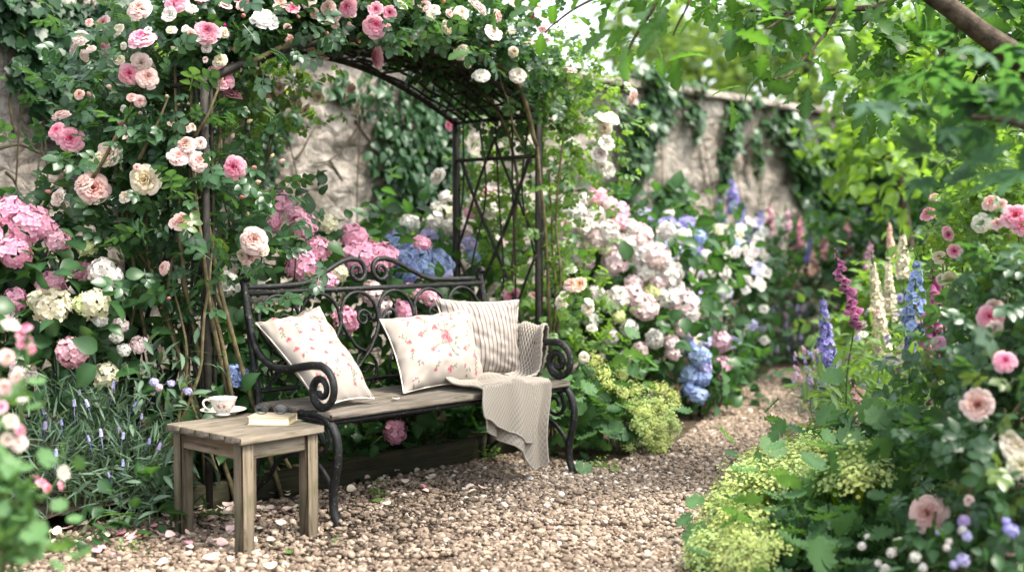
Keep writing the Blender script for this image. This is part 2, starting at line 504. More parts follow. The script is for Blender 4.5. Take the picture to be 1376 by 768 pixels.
def foliage(lobes, n, leaf, size, seed, clump=9, spread=0.6, up=0.6, out=0.6, droop=0.1, shell=0.55, low=-0.7, zmin=0.02, mb=None, rb=0.0, keep=None, part=None):
    """Leaves in clumps through the lobes' volume; each clump has its own tone."""
    nc = max(1, n // clump)
    cp, cn, g = sample_lobes(lobes, nc, shell, seed, low)
    k = g.integers(0, nc, n)
    pos = cp[k] + g.normal(size=(n, 3)) * size * spread * 1.6
    fwd = unit(cn[k] * out + g.normal(size=(n, 3)) * 0.55 + np.array([0, 0, -droop]))
    nrm = unit(np.array([0, 0, up]) + cn[k] * 0.55 + g.normal(size=(n, 3)) * 0.38)
    s = size * g.uniform(0.6, 1.15, n)
    tone = g.random(nc)
    r = np.clip(0.55 * tone[k] + 0.45 * g.random(n) + rb, 0, 1)
    ok = (pos[:, 2] > zmin) & ~culled(pos + fwd * s[:, None] * .5, s * .22)
    if keep is not None: ok &= keep(pos)
    mb = mb or MB()
    return put_leaves(mb, L[leaf], pos[ok], fwd[ok], nrm[ok], s[ok], r[ok])

# ------------------------------------------------------------------ blooms (unit radius, facing +Z)
def floret_petals(mb, P, N, s, g, petals=4, cup=0.15, r=None, fat=0.42):
    n = len(P)
    tpl = np.array([[0.04, 0, 0], [fat, .3, cup * .5], [fat * 1.1, .66, cup], [fat * .5, .97, cup * 1.1], [-fat * .5, .97, cup * 1.1], [-fat * 1.1, .66, cup], [-fat, .3, cup * .5], [-0.04, 0, 0]])
    fr = np.array([frame(q, g.uniform(0, 6.28)) for q in N])
    rr = g.random(n) if r is None else r
    for k in range(petals):
        a = 2 * PI * k / petals
        c, s_ = math.cos(a), math.sin(a)
        v = np.stack([tpl[:, 0] * c - tpl[:, 1] * s_, tpl[:, 0] * s_ + tpl[:, 1] * c, tpl[:, 2]], 1)
        VV = P[:, None] + np.asarray(s).reshape(-1, 1, 1) * np.einsum('nij,kj->nki', fr, v)
        f = np.arange(8)[None] + (np.arange(n) * 8)[:, None]
        mb.add(VV.reshape(-1, 3), f, np.repeat(rr, 8), np.tile([.1, .6, .9, 1, 1, .9, .6, .1], n))
def hyd_head(seed, n=95, flat=0.78, lace=False):
    g = np.random.default_rng(seed)
    i = np.arange(n) + 0.5
    z = 1 - 1.55 * i / n; ph = i * 2.39996
    d = np.stack([np.sqrt(np.clip(1 - z * z, 0, 1)) * np.cos(ph), np.sqrt(np.clip(1 - z * z, 0, 1)) * np.sin(ph), z], 1)
    d = unit(d + g.normal(size=(n, 3)) * 0.09)
    lump = 1 + 0.1 * vnoise(d, seed, 2.2)
    P = d * lump[:, None] * g.uniform(0.8, 1.0, (n, 1)) * np.array([1, 1, flat])
    mb = MB()
    if lace:
        k = 16
        q = np.linspace(0, 2 * PI, k, endpoint=False) + g.normal(size=k) * .12
        R_ = g.uniform(.65, 1.0, k)
        P = np.stack([R_ * np.cos(q), R_ * np.sin(q), g.uniform(-.05, .12, k)], 1)
        floret_petals(mb, P, unit(np.stack([np.cos(q) * .3, np.sin(q) * .3, np.ones(k)], 1)), np.full(k, .27), g)
        k = 40
        q = g.uniform(0, 6.28, k); R_ = .62 * np.sqrt(g.random(k))
        P = np.stack([R_ * np.cos(q), R_ * np.sin(q), .12 + .06 * g.random(k)], 1)
        floret_petals(mb, P, unit(np.stack([np.cos(q) * .3, np.sin(q) * .3, np.ones(k)], 1)), np.full(k, .11), g, r=np.zeros(k))
    else:
        floret_petals(mb, P, unit(d + g.normal(size=(n, 3)) * 0.28), g.uniform(.2, .28, n), g)
    return mb.mesh('flower_head', M['floret'])
def rose_head(seed, full=1.0, loose=0.0, half=False):
    g = np.random.default_rng(seed)
    mb = MB()
    nu, nv = 6, 5
    rings = [(.08, .62, 3, .9), (.17, .66, 5, .7), (.27, .68, 6, .62), (.37, .68, 7, .55), (.48, .67, 8, .5), (.59, .64, 9, .46), (.70, .58, 9, .46), (.82, .48, 9, .48), (.93, .34, 8, .55), (1.0, .14, 7, .62)]
    if full < 1: rings = [rings[0], rings[2], rings[4], rings[6], rings[8], rings[9]]
    if half: rings = [(r_ * 1.35, h_ * 1.3, c_, w_ * 1.1) for r_, h_, c_, w_ in rings[:6]]
    u = np.linspace(-1, 1, nu)[None]; v = np.linspace(0, 1, nv)[:, None]
    for k, (rho, h, cnt, aw) in enumerate(rings):
        off = g.uniform(0, 6.28)
        f = k / (len(rings) - 1)
        for j in range(cnt):
            th = off + 2 * PI * j / cnt + g.normal() * .12
            R_ = rho * g.uniform(.92, 1.06); hh = h * g.uniform(.9, 1.08) + loose * g.normal() * .1
            w = aw * (0.35 + 0.65 * np.sin(np.clip(v * .8 + .12, 0, 1) * PI) ** .6)
            rad = R_ * (0.25 + 0.75 * v ** 0.7) + (0.1 + .16 * f) * np.clip(v - .7, 0, 1) * 2 * R_ - 0.05 * R_ * u ** 2
            z = hh * np.sin(v * PI * .5) - (0.25 + .4 * f) * np.clip(v - .72, 0, 1) ** 1.3 - .06 * u ** 2 * v + .025 * g.normal(size=(1, nu)) * v
            z = z - .2
            A = th + u * w
            P = np.stack([rad * np.cos(A), rad * np.sin(A), z + 0 * A], -1)
            tt = np.clip(f * .75 + .25 * v + 0 * u, 0, 1)
            mb.add(P.reshape(-1, 3), grid_faces(nv, nu), g.random(), tt.ravel())
    return mb.mesh('bloom', M['petal'])
def bud_mesh():
    mb = MB()
    lathe(mb, [(0.02, -.9), (.4, -.7), (.62, -.2), (.55, .3), (.3, .8), (.02, 1.05)], 9)
    return mb.mesh('bud', M['petal'])
HYD = [hyd_head(s) for s in range(5)]
LACE = [hyd_head(20 + s, lace=True) for s in range(3)]
ROSE = [rose_head(40 + s) for s in range(5)]
HALF = [rose_head(80 + s, half=True) for s in range(2)]
LOOSE = [rose_head(60 + s, 0.5, 1.0) for s in range(3)]
BUD = bud_mesh()
C = dict(
    deep=srgb(228, 112, 146), pink=srgb(238, 150, 176), rosy=srgb(228, 124, 158), blush=srgb(240, 196, 188), pale=srgb(238, 212, 202), cream=srgb(234, 222, 194), white=srgb(230, 224, 212),
    hpink=srgb(238, 164, 194), hpink2=srgb(226, 144, 178), hpale=srgb(238, 178, 196), hcream=srgb(224, 219, 180), hlime=srgb(205, 215, 135), hwhite=srgb(214, 209, 202), hblush=srgb(222, 198, 198),
    blue=srgb(134, 164, 214), blue2=srgb(92, 132, 196), lilac=srgb(176, 170, 220), violet=srgb(130, 126, 206), mauve=srgb(214, 168, 190), purple=srgb(128, 96, 176), magenta=srgb(200, 92, 158), peach=srgb(244, 196, 170))
def vary(c, amt=0.06):
    k = 1 + random.uniform(-amt, amt)
    return tuple(min(0.95, max(0.01, x * k * (1 + random.uniform(-amt, amt) * .5))) for x in c)
def heads(parent, lst, lobes, kind='hyd', push=1.02, face=0.35, part=None):
    """Blooms where the photo shows them, each set on the plant's surface, with its stalk point returned."""
    pts = []
    for row in lst:
        px, py, rp, ck = row[:4]
        p, n = on_lobes(px, py, lobes, push)
        if len(row) > 4: p = D(px, py, row[4])
        Y = p[1]
        R_ = rp * Y / FPX
        nn = unit(n * 0.7 + np.array([0, -face, 0.35]) + np.random.default_rng(int(px * 7 + py)).normal(size=3) * (.16 if kind == 'hyd' else .3))
        me = random.choice({'hyd': HYD, 'lace': LACE, 'rose': ROSE, 'loose': LOOSE, 'bud': [BUD]}[kind])
        col = vary(C[ck], .06 if kind == 'hyd' else .09)
        if kind in ('rose', 'loose'):
            if random.random() < .2: me = random.choice(HALF)
            if random.random() < .07: col = tuple(.55 * x + .45 * y for x, y in zip(col, (.36, .24, .13)))
        place(me, part or {'hyd': 'flower_head', 'lace': 'flower_head', 'bud': 'bud'}.get(kind, 'bloom'), parent, p, frame(nn), R_ * (1.0 if kind == 'hyd' else 1.02), col)
        CULL.append((p, p + unit(nn + np.array([0, -.7, .1])) * R_ * 2.2, R_ * .92))
        pts.append(p - nn * R_ * .5)
    return pts
def stems_to(parent, base, pts, rad=0.006, mat='stem', name='stem', spread=0.15, sag=0.1):
    for i, p in enumerate(pts):
        g = np.random.default_rng(i + 3)
        b = np.asarray(base, float) + np.r_[g.normal(size=2) * spread, 0]
        m1 = b * .45 + p * .55 + np.r_[g.normal(size=2) * .04, sag]
        mb = MB(); tube(mb, smooth_path([b, m1, p], 5), np.linspace(rad * 1.4, rad * .7, 11), 5)
        mb.build(name, M[mat], parent)

# ------------------------------------------------------------------ garden frame: s along bench and wall, d back toward the wall
PA, PB = G(453.6, 708), G(770, 637)
u3 = unit(np.array([PB[0] - PA[0], PB[1] - PA[1], 0]))
v3 = np.array([-u3[1], u3[0], 0])
BL = float(np.hypot(*(PB - PA)[:2]))                 # bench length
B0 = PA + v3 * 0.545                                   # back left foot
def P(s, d, z=0.0): return B0 + u3 * s + v3 * d + np.array([0, 0, z])
UR = np.stack([u3, v3, [0, 0, 1]], 1)                  # local -> world rotation
WALL_D, WALL_H = 1.95, 2.55
Wp = D(1060, 141, 12.4)                                # top of the far wall
WALL_D = float((Wp - B0) @ v3); WALL_H = float(Wp[2])

# ground
def _soil():
    m, nt, out = new_mat('soil')
    co = nd(nt, 'TexCoord').outputs['Object']
    n = nd(nt, 'TexNoise', {'Vector': co, 'Scale': 5.0, 'Detail': 8.0, 'Roughness': 0.7}).outputs[0]
    n2 = nd(nt, 'TexVoronoi', {'Vector': co, 'Scale': 60.0}).outputs[0]
    c = ramp(nt, n, [(0.35, (0.04, 0.03, 0.02)), (0.6, (0.1, 0.076, 0.052)), (0.75, (0.09, 0.09, 0.042))])
    finish(nt, out, c, 0.95, bump=math_(nt, 'ADD', n, n2), bstr=0.8, bdist=0.03, spec=0.1)
    return m
def _bed():
    m, nt, out = new_mat('gravel_bed')
    co = nd(nt, 'TexCoord').outputs['Object']
    vo = nd(nt, 'TexVoronoi', {'Vector': co, 'Scale': 42.0, 'Randomness': 1.0})
    n = nd(nt, 'TexNoise', {'Vector': co, 'Scale': 1.3, 'Detail': 5.0}).outputs[0]
    cv = nd(nt, 'SeparateColor', {0: vo.outputs['Color']}).outputs[0]
    c = ramp(nt, cv, [(0.0, (0.1, 0.07, 0.05)), (0.5, (0.2, 0.145, 0.108)), (0.9, (0.3, 0.23, 0.175)), (1.0, (0.4, 0.33, 0.27))])
    c = mixc(nt, ramp(nt, n, [(0.45, (0, 0, 0)), (0.7, (0.6, 0.6, 0.6))]), c, (0.16, 0.12, 0.085))
    h = math_(nt, 'MULTIPLY', vo.outputs['Distance'], -1.0)
    finish(nt, out, c, 0.9, bump=h, bstr=0.9, bdist=0.02, spec=0.15)
    return m
mb = MB()
n = 60
x = np.linspace(-60, 60, n); y = np.linspace(-40, 90, n)
X, Y = np.meshgrid(x, y, indexing='ij')
mb.add(np.stack([X, Y, X * 0 - 0.004], -1).reshape(-1, 3), grid_faces(n, n))
tag(mb.build('ground', _soil()), kind='structure')

PATH = [G(40, 752)[:2], G(110, 708)[:2], G(225, 690)[:2], G(262, 672)[:2], P(-.25, .02)[:2], P(1.7, .02)[:2], G(800, 628)[:2], G(905, 598)[:2], G(945, 566)[:2], G(990, 528)[:2], G(1022, 508)[:2], G(1038, 498)[:2], G(1098, 493)[:2], G(1100, 540)[:2], G(1092, 580)[:2],
        G(1030, 640)[:2], G(985, 700)[:2], G(950, 768)[:2], (0.75, 3.2), (0.6, -1.5), (-2.4, -1.5), (-1.9, 3.2)]
mb = MB()
pa = np.array(PATH)
mb.add(np.c_[pa, np.zeros(len(pa))], np.arange(len(pa))[None])
tag(mb.build('path', _bed(), smooth=False), kind='structure')

# trodden earth under the bench and table
EARTH = [P(-.6, .02)[:2], P(1.62, .02)[:2], P(1.5, -.3)[:2], P(1.05, -.6)[:2], P(.5, -.72)[:2], P(.05, -1.0)[:2], P(-.55, -1.05)[:2], G(200, 725)[:2], G(100, 730)[:2], G(110, 709)[:2], G(225, 691)[:2], G(262, 673)[:2]]
ea = np.array(EARTH)
mb = MB(); mb.add(np.c_[ea, np.full(len(ea), .004)], np.arange(len(ea))[None])
tag(mb.build('ground', bpy.data.materials['soil'], smooth=False), kind='structure')

# loose gravel: real stones, denser and finer than anyone could count
def _stone():
    m, nt, out = new_mat('gravel_stone')
    r = attr(nt, 'r').outputs['Fac']
    co = nd(nt, 'TexCoord').outputs['Object']
    n = nd(nt, 'TexNoise', {'Vector': co, 'Scale': 150.0, 'Detail': 3.0}).outputs[0]
    c = ramp(nt, r, [(0.0, (0.05, 0.037, 0.027)), (0.25, (0.125, 0.092, 0.067)), (0.5, (0.21, 0.158, 0.116)), (0.72, (0.3, 0.233, 0.176)), (0.9, (0.39, 0.32, 0.255)), (1.0, (0.56, 0.505, 0.44))])
    c = mixc(nt, 0.35, c, ramp(nt, n, [(0.3, (0.2, 0.2, 0.2)), (0.7, (0.8, 0.8, 0.8))]), 'OVERLAY')
    finish(nt, out, c, 0.85, bump=n, bstr=0.3, bdist=0.003, spec=0.2)
    return m
M['stone'] = _stone()
import bmesh
def pebbles(sub, count=8):
    out = []
    for k in range(count):
        bm = bmesh.new(); bmesh.ops.create_icosphere(bm, subdivisions=sub, radius=1.0)
        v = np.array([q.co[:] for q in bm.verts]); f = np.array([[q.index for q in p.verts] for p in bm.faces])
        bm.free()
        v = v * (1 + 0.3 * vnoise(v, 100 + k, 1.1) + 0.16 * vnoise(v, 200 + k, 2.3))[:, None] * np.array([1.0, random.uniform(.65, .95), random.uniform(.45, .7)])
        out.append((v, f))
    return out
def scatter_stones(mb, Q, size, g, tpls, rr, sink=0.35):
    k = g.integers(0, len(tpls), len(Q))
    for j, (v, f) in enumerate(tpls):
        q = Q[k == j]; s = size[k == j]; m_ = len(q)
        if not m_: continue
        a = g.uniform(0, 6.28, m_); b = g.normal(size=m_) * .35
        ca, sa, cb, sb = np.cos(a), np.sin(a), np.cos(b), np.sin(b)
        R = np.stack([np.stack([ca * cb, -sa, ca * sb], 1), np.stack([sa * cb, ca, sa * sb], 1), np.stack([-sb, 0 * a, cb], 1)], 1)
        VV = np.einsum('nij,kj->nki', R, v) * s[:, None, None] + q[:, None]
        VV[..., 2] += (s * sink)[:, None]
        mb.add(VV.reshape(-1, 3), (f[None] + (np.arange(m_) * len(v))[:, None, None]).reshape(-1, 3), np.repeat(rr[k == j], len(v)))
mb = MB()
g = np.random.default_rng(11)
near_t, far_t = pebbles(2, 8), pebbles(1, 6)
xy = np.c_[g.uniform(-2.6, 3.2, 260000), g.uniform(3.3, 6.6, 260000)]
xy = xy[in_poly(xy, pa)]
xy = xy[np.abs(xy[:, 0] / xy[:, 1]) < .55]
inner = in_poly(xy, ea)
edge_ = np.clip(.85 + .5 * vnoise(np.c_[xy, xy[:, :1] * 0], 7, 3.0) + .25 * vnoise(np.c_[xy, xy[:, :1] * 0], 8, 9.0), .05, 1)
xy = xy[~inner | (g.random(len(xy)) < edge_)][:46000]
sz = np.clip(g.lognormal(math.log(.0074), .46, len(xy)), .0035, .02)
tone = np.clip(.5 + .22 * g.normal(size=len(xy)) + .2 * vnoise(np.c_[xy, xy[:, :1] * 0], 5, 1.6), 0, 1)
zz = np.maximum(0, g.normal(size=len(xy)) * .004) + .004 + .012 * (vnoise(np.c_[xy, xy[:, :1] * 0], 9, 2.5) > .3)
nr = xy[:, 1] < 5.3
scatter_stones(mb, np.c_[xy, zz][nr], sz[nr], g, near_t, tone[nr]); scatter_stones(mb, np.c_[xy, zz][~nr], sz[~nr], g, far_t, tone[~nr])
xy = np.c_[g.uniform(-1, 4, 160000), g.uniform(6.6, 12, 160000)]
xy = xy[in_poly(xy, pa)][:30000]
sz = np.clip(g.lognormal(math.log(.0105), .3, len(xy)), .006, .024)
tone = np.clip(.5 + .22 * g.normal(size=len(xy)), 0, 1)
scatter_stones(mb, np.c_[xy, xy[:, 0] * 0 + .003], sz, g, far_t, tone)
tag(mb.build('gravel', M['stone']), kind='stuff')

# wooden board holding the bed behind the bench
mb = MB(); box(mb, (0.72, 0, .05), (2.3, .045, .13), bev=.008)
o = mb.build('edging_board', M['board'], loc=(0, 0, 0)); o.location = P(0, .1); o.rotation_euler = (0, 0, math.atan2(u3[1], u3[0]))
tag(o, 'mossy dark wooden edging board holding back the bed behind the bench', 'edging')
# raised bed soil behind it
mb = MB()
ns, ndp = 90, 16
S, Dd = np.meshgrid(np.linspace(-2.6, 2.2, ns), np.linspace(.13, WALL_D - .05, ndp), indexing='ij')
Q = B0 + S[..., None] * u3 + Dd[..., None] * v3
Q[..., 2] = .075 * np.clip((S + 1.6) / .8, 0.05, 1) * np.clip((2.2 - S) / .5, 0.05, 1) + .02 * vnoise(Q, 3, 4)
mb.add(Q.reshape(-1, 3), grid_faces(ns, ndp))
tag(mb.build('bed_soil', bpy.data.materials['soil']), kind='structure')

# ------------------------------------------------------------------ old garden wall
def _wall():
    m, nt, out = new_mat('old_wall')
    co = nd(nt, 'TexCoord').outputs['Object']
    wob = nd(nt, 'TexNoise', {'Vector': co, 'Scale': 6.0, 'Detail': 5.0}).outputs['Color']
    co0 = co
    co = mixc(nt, .12, co, wob, 'ADD')
    vo = nd(nt, 'TexVoronoi', {'Vector': nd(nt, 'Mapping', {0: co, 3: (1, 1, 1.5)}).outputs[0], 'Scale': 7.0}, feature='DISTANCE_TO_EDGE').outputs[0]
    vc = nd(nt, 'TexVoronoi', {'Vector': nd(nt, 'Mapping', {0: co, 3: (1, 1, 1.5)}).outputs[0], 'Scale': 7.0}).outputs['Color']
    n = nd(nt, 'TexNoise', {'Vector': co, 'Scale': 2.2, 'Detail': 9.0, 'Roughness': 0.72}).outputs[0]
    n2 = nd(nt, 'TexNoise', {'Vector': co, 'Scale': 11.0, 'Detail': 8.0, 'Roughness': 0.75}).outputs[0]
    n3 = nd(nt, 'TexNoise', {'Vector': nd(nt, 'Mapping', {0: co, 3: (3, 3, .5)}).outputs[0], 'Scale': 2.0, 'Detail': 5.0}).outputs[0]
    sep = nd(nt, 'SeparateColor', {0: vc}).outputs[0]
    stone = ramp(nt, sep, [(0, (0.09, 0.078, 0.066)), (.5, (0.155, 0.13, 0.106)), (1, (0.23, 0.188, 0.152))])
    stone = mixc(nt, ramp(nt, vo, [(0.02, (1, 1, 1)), (0.09, (0, 0, 0))]), stone, (0.23, 0.205, 0.175))
    plaster = ramp(nt, n2, [(0.3, (0.17, 0.15, 0.128)), (0.5, (0.34, 0.31, 0.27)), (0.7, (0.5, 0.47, 0.43))])
    c = mixc(nt, ramp(nt, n, [(0.38, (0, 0, 0)), (0.55, (1, 1, 1))]), stone, plaster)
    n4 = nd(nt, 'TexNoise', {'Vector': co, 'Scale': 34.0, 'Detail': 6.0, 'Roughness': 0.8}).outputs[0]
    c = mixc(nt, .55, c, ramp(nt, n4, [(.3, (.12, .1, .09)), (.7, (.88, .86, .84))]), 'OVERLAY')
    n5 = nd(nt, 'TexNoise', {'Vector': co, 'Scale': 5.0, 'Detail': 7.0, 'Roughness': .7}).outputs[0]
    c = mixc(nt, ramp(nt, n5, [(.56, (0, 0, 0)), (.68, (.8, .8, .8))]), c, (.19, .15, .12))
    c = mixc(nt, ramp(nt, n3, [(0.5, (0, 0, 0)), (0.75, (.75, .75, .75))]), c, (0.085, 0.085, 0.06))
    h = math_(nt, 'ADD', math_(nt, 'MULTIPLY', n2, .7), math_(nt, 'MULTIPLY', vo, 1.0))
    finish(nt, out, c, 0.9, bump=h, bstr=1.0, bdist=0.05, spec=0.15)
    return m
M['wall'] = _wall()
wt = thing('garden_wall', 'old rough stone and plaster garden wall with a flat coping, partly covered by ivy', 'wall', P(4, WALL_D))
mb = MB()
s0, s1 = -4.5, 15.5
ns, nz = 420, 60
S, Z = np.meshgrid(np.linspace(s0, s1, ns), np.linspace(0, WALL_H - .06, nz), indexing='ij')
q3 = np.stack([S, S * 0, Z * 1.4], -1)
off = .045 * vnoise(q3, 1, 4.5) + .028 * vnoise(q3, 2, 10) + .05 * vnoise(q3, 3, .8)
Q = P(0, WALL_D) + S[..., None] * u3 - off[..., None] * v3; Q[..., 2] = Z
mb.add(Q.reshape(-1, 3), grid_faces(ns, nz))
Qb = P(0, WALL_D + .4) + S[..., None] * u3; Qb[..., 2] = Z
Qb = Qb[::12, ::59]
mb.add(Qb.reshape(-1, 3), grid_faces(*Qb.shape[:2])[:, ::-1])
mb.build('masonry', M['wall'], wt)
mb = MB(); s = s0
while s < s1:
    w = random.uniform(.5, .95)
    box(mb, P(s + w / 2, WALL_D + .18, WALL_H - .025 + random.uniform(-.008, .008)), (w - .012, .56, .075), UR @ np.array([[1, random.uniform(-.01, .01), 0], [0, 1, 0], [0, 0, 1]]), bev=.015)
    s += w
mb.build('coping', M['wall'], wt)

# ------------------------------------------------------------------ bench
bench = thing('garden_bench', 'ornate black wrought iron bench with weathered wooden seat under the rose arbor', 'bench', B0)
def BP(pts):                                            # bench-local (x, y, z) -> world
    return B0 + np.asarray(pts, float) @ UR.T
def lean(z): return np.clip((z - .42) / .55, 0, 2) * .10
def spiral(c, r0, r1, a0, a1, n=26):
    q = np.linspace(0, 1, n); a = a0 + (a1 - a0) * q; r = r0 + (r1 - r0) * q ** .8
    return np.stack([c[0] + r * np.cos(a), c[1] + r * np.sin(a)], 1)
RZ = .925
def bk(xz, dy=0.0):                                     # back-rest plane
    xz = np.asarray(xz, float)
    return BP(np.stack([xz[:, 0], lean(xz[:, 1]) + dy, xz[:, 1]], 1))
mb = MB(); tube(mb, bk([(0.0, RZ), (BL, RZ)]), .0125, 8); mb.build('top_rail', M['iron'], bench)
mb = MB(); tube(mb, bk([(0.0, .50), (BL, .50)]), .010, 8); mb.build('lower_rail', M['iron'], bench)
CX = BL * .485
for sg in (-1, 1):
    f = lambda dx: CX + sg * dx
    pts = [(f(BL * .48), RZ + .026), (f(.5), RZ + .028), (f(.38), RZ + .036), (f(.28), RZ + .075), (f(.17), RZ + .125), (f(.105), RZ + .142)]
    pth = smooth_path(pts, 6)
    sp = spiral((0, 0), .062, .016, PI / 2, PI / 2 - 2 * PI * 1.35, 34)
    spx = np.stack([f(.075) - sg * sp[:, 0], RZ + .08 + sp[:, 1]], 1)
    mb = MB(); tube(mb, bk(np.vstack([pth, spx[1:]])), np.r_[np.full(len(pth), .0125), np.linspace(.0125, .009, len(spx) - 1)], 8)
    mb.build('crest_scroll', M['iron'], bench)
nb = 6; bw = (BL - .09) / nb
for i in range(nb):
    xc = .045 + bw * (i + .5); sg = 1 if i % 2 == 0 else -1
    half = bw * .48
    q = np.linspace(0, PI, 16)
    top = RZ - .015
    arch = np.stack([xc - sg * half * np.cos(q), top - half * 1.0 + half * 1.0 * np.sin(q)], 1)
    low = smooth_path([arch[-1], (xc + sg * half * .95, .74), (xc + sg * half * .3, .63), (xc - sg * half * .75, .53), (xc - sg * half * .95, .5)], 6)
    st = smooth_path([(xc - sg * half, top - half), (xc - sg * half * .98, .76), (xc - sg * half * .4, .66), (xc + sg * half * .1, .63)], 5)[::-1]
    mb = MB(); tube(mb, bk(np.vstack([st[:-1], arch, low[1:]]), -.004), .0088, 7)
    vol = spiral((xc + sg * half * .25, top - half * 1.15), half * .42, half * .12, PI * (0 if sg > 0 else 1), PI * (0 if sg > 0 else 1) + sg * 2 * PI * 1.3, 28)
    lead = smooth_path([(xc + sg * half * .9, .80), (xc + sg * half * .8, top - half * 1.2), vol[0]], 4)
    tube(mb, bk(np.vstack([lead[:-1], vol]), .006), np.linspace(.0085, .0065, len(lead) + 27), 7)
    lowc = spiral((xc, .565), half * .85, half * .2, -PI / 2, -PI / 2 + sg * 2 * PI * 1.2, 30)
    tube(mb, bk(lowc, .005), np.linspace(.0085, .006, 30), 7)
    mb.build('back_scroll', M['iron'], bench)
for x0 in (0.0, BL):
    yz = lambda pts: BP(np.array([(x0, a, b) for a, b in pts]))
    mb = MB()
    post = smooth_path([(.0, 0, 0)[1:] + (0,), (.02, .1), (.035, .25), (.0, .43), (.02, .55), (.06, .75), (.10, .94), (.115, .985), (.10, 1.003), (.085, .992)][1:], 6)
    post = np.vstack([smooth_path([(.06, 0), (.035, .1), (.02, .25)], 5)[:-1], smooth_path([(.02, .25), (.0, .43), (.02, .55), (.06, .75), (.10, .94), (.112, .985), (.098, 1.0), (.082, .985)], 6)])
    tube(mb, yz(post), .0165, 9); mb.build('back_leg', M['iron'], bench)
    mb = MB()
    arm = smooth_path([(.07, .83), (.045, .74), (-.01, .665), (-.1, .622), (-.2, .615), (-.3, .633), (-.4, .648)], 6)
    sp = spiral((-.445, .548), .1, .016, PI / 2, PI / 2 + 2 * PI * 1.72, 54)
    tube(mb, yz(np.vstack([arm[:-1], sp])), np.r_[np.full(len(arm) - 1, .0155), np.linspace(.0165, .0105, 54)], 9, flat=1.25)
    mb.build('armrest', M['iron'], bench)
    mb = MB()
    leg = smooth_path([(-.3, .44), (-.42, .445), (-.5, .42), (-.545, .355), (-.55, .27), (-.525, .17), (-.52, .08), (-.545, .015), (-.565, .0)], 6)
    tube(mb, yz(leg), .0165, 9, flat=1.2); mb.build('front_leg', M['iron'], bench)
    mb = MB()
    cs = spiral((-.425, .335), .085, .02, PI * .1, PI * .1 + 2 * PI * 1.5, 40)
    tube(mb, yz(np.vstack([[(-.5, .415), (-.37, .40)], cs[2:]])), np.linspace(.012, .008, 40), 8)
    mb.build('leg_scroll', M['iron'], bench)
    mb = MB()
    br = smooth_path([(-.525, .1), (-.48, .19), (-.39, .25), (-.27, .265), (-.15, .225), (-.06, .13), (.04, .06)], 6)
    tube(mb, yz(br), .011, 8)
    tube(mb, yz([(.0, .425), (-.5, .425)]), .012, 8)
    mb.build('side_brace', M['iron'], bench)
mb = MB()
for y_, z_ in ((-.49, .418), (-.03, .418)): tube(mb, BP([(0, y_, z_), (BL, y_, z_)]), .011, 8)
for sg in (-1, 1):
    tube(mb, BP(smooth_path([(BL * .5 - sg * .62, -.05, .42), (BL * .5 - sg * .3, -.05, .33), (BL * .5, -.05, .31)], 5)), .009, 7)
mb.build('seat_frame', M['iron'], bench)
for i in range(5):
    mb = MB(); box(mb, (0, 0, 0), (BL + .02, .09 if i else .098, .028), bev=.006)
    V = mb.V[0]; V[:, 2] += .0
    me = mb.mesh('seat_slat', M['wood_x'])
    o = place(me, 'seat_slat', bench, P(BL / 2 + random.uniform(-.004, .004), -.475 + i * .103, .446 + (.004 if i == 2 else 0) + random.uniform(-.002, .002)), UR, 1)
SEAT = .462

# ------------------------------------------------------------------ arbor
AL, AR_, AD = -.155, 2.02, .66
A0, A1 = G(281, 686), None
sA = float((A0 - B0) @ u3); dA = float((A0 - B0) @ v3)
SR = sA + 2.09
arb = thing('rose_arbor', 'dark iron arched arbor with lattice sides standing over the bench', 'arbor', P((sA + SR) / 2, dA))
HS, RISE = 1.83, .29
def arc(f, lift=0.0): return HS + (RISE + lift) * math.sin(PI * f) ** .92
for sx in (sA, SR):
    for dd in (0, AD):
        mb = MB(); tube(mb, [P(sx, dA + dd, -.05), P(sx, dA + dd, .9), P(sx, dA + dd, HS + .03)], .0175, 8)
        tube(mb, [P(sx + .045, dA + dd + .02, -.05), P(sx + .05, dA + dd + .02, .9), P(sx + .045, dA + dd + .02, HS + .01)], .009, 6)
        mb.build('post', M['arbor'], arb)
    mb = MB()
    for z_ in (.35, HS - .22, HS): tube(mb, [P(sx, dA, z_), P(sx, dA + AD, z_)], .011, 6)
    for k in range(-3, 5):
        a = k * .33
        for sg in (1, -1):
            pts = []
            for z_ in np.linspace(.3, HS - .1, 14):
                x_ = a + sg * (z_ - .3) * .52 + (0 if sg > 0 else AD) - (.4 if sg > 0 else -.4)
                if -.01 <= x_ <= AD + .01: pts.append(P(sx + .008 * sg + .012 * math.sin(z_ * 7 + k), dA + x_, z_))
            if len(pts) > 2: tube(mb, smooth_path(pts, 3), .0085 + .002 * (k % 2), 6)
    for k in range(5):
        q0 = dA + AD * (k + .5) / 5
        tube(mb, smooth_path([P(sx, q0, .3), P(sx + random.uniform(-.02, .02), q0 + random.uniform(-.1, .1), .9), P(sx, q0 + random.uniform(-.08, .08), 1.4), P(sx, q0, HS)], 5), .006, 5)
    mb.build('lattice_panel', M['arbor'], arb)
for k, dd in enumerate(np.linspace(0, AD, 9)):
    mb = MB()
    pts = [P(sA + (SR - sA) * f, dA + dd + (.02 * math.sin(f * 9 + k) if 0 < k < 8 else 0), arc(f, random.uniform(-.02, .02) if 0 < k < 8 else 0)) for f in np.linspace(0, 1, 25)]
    tube(mb, pts, .018 if k in (0, 8) else .008, 8)
    mb.build('hoop', M['arbor'], arb)
mb = MB()
for f in np.linspace(.06, .94, 13):
    tube(mb, [P(sA + (SR - sA) * f, dA, arc(f)), P(sA + (SR - sA) * (f + random.uniform(-.02, .02)), dA + AD, arc(f) + .0)], .0075, 6)
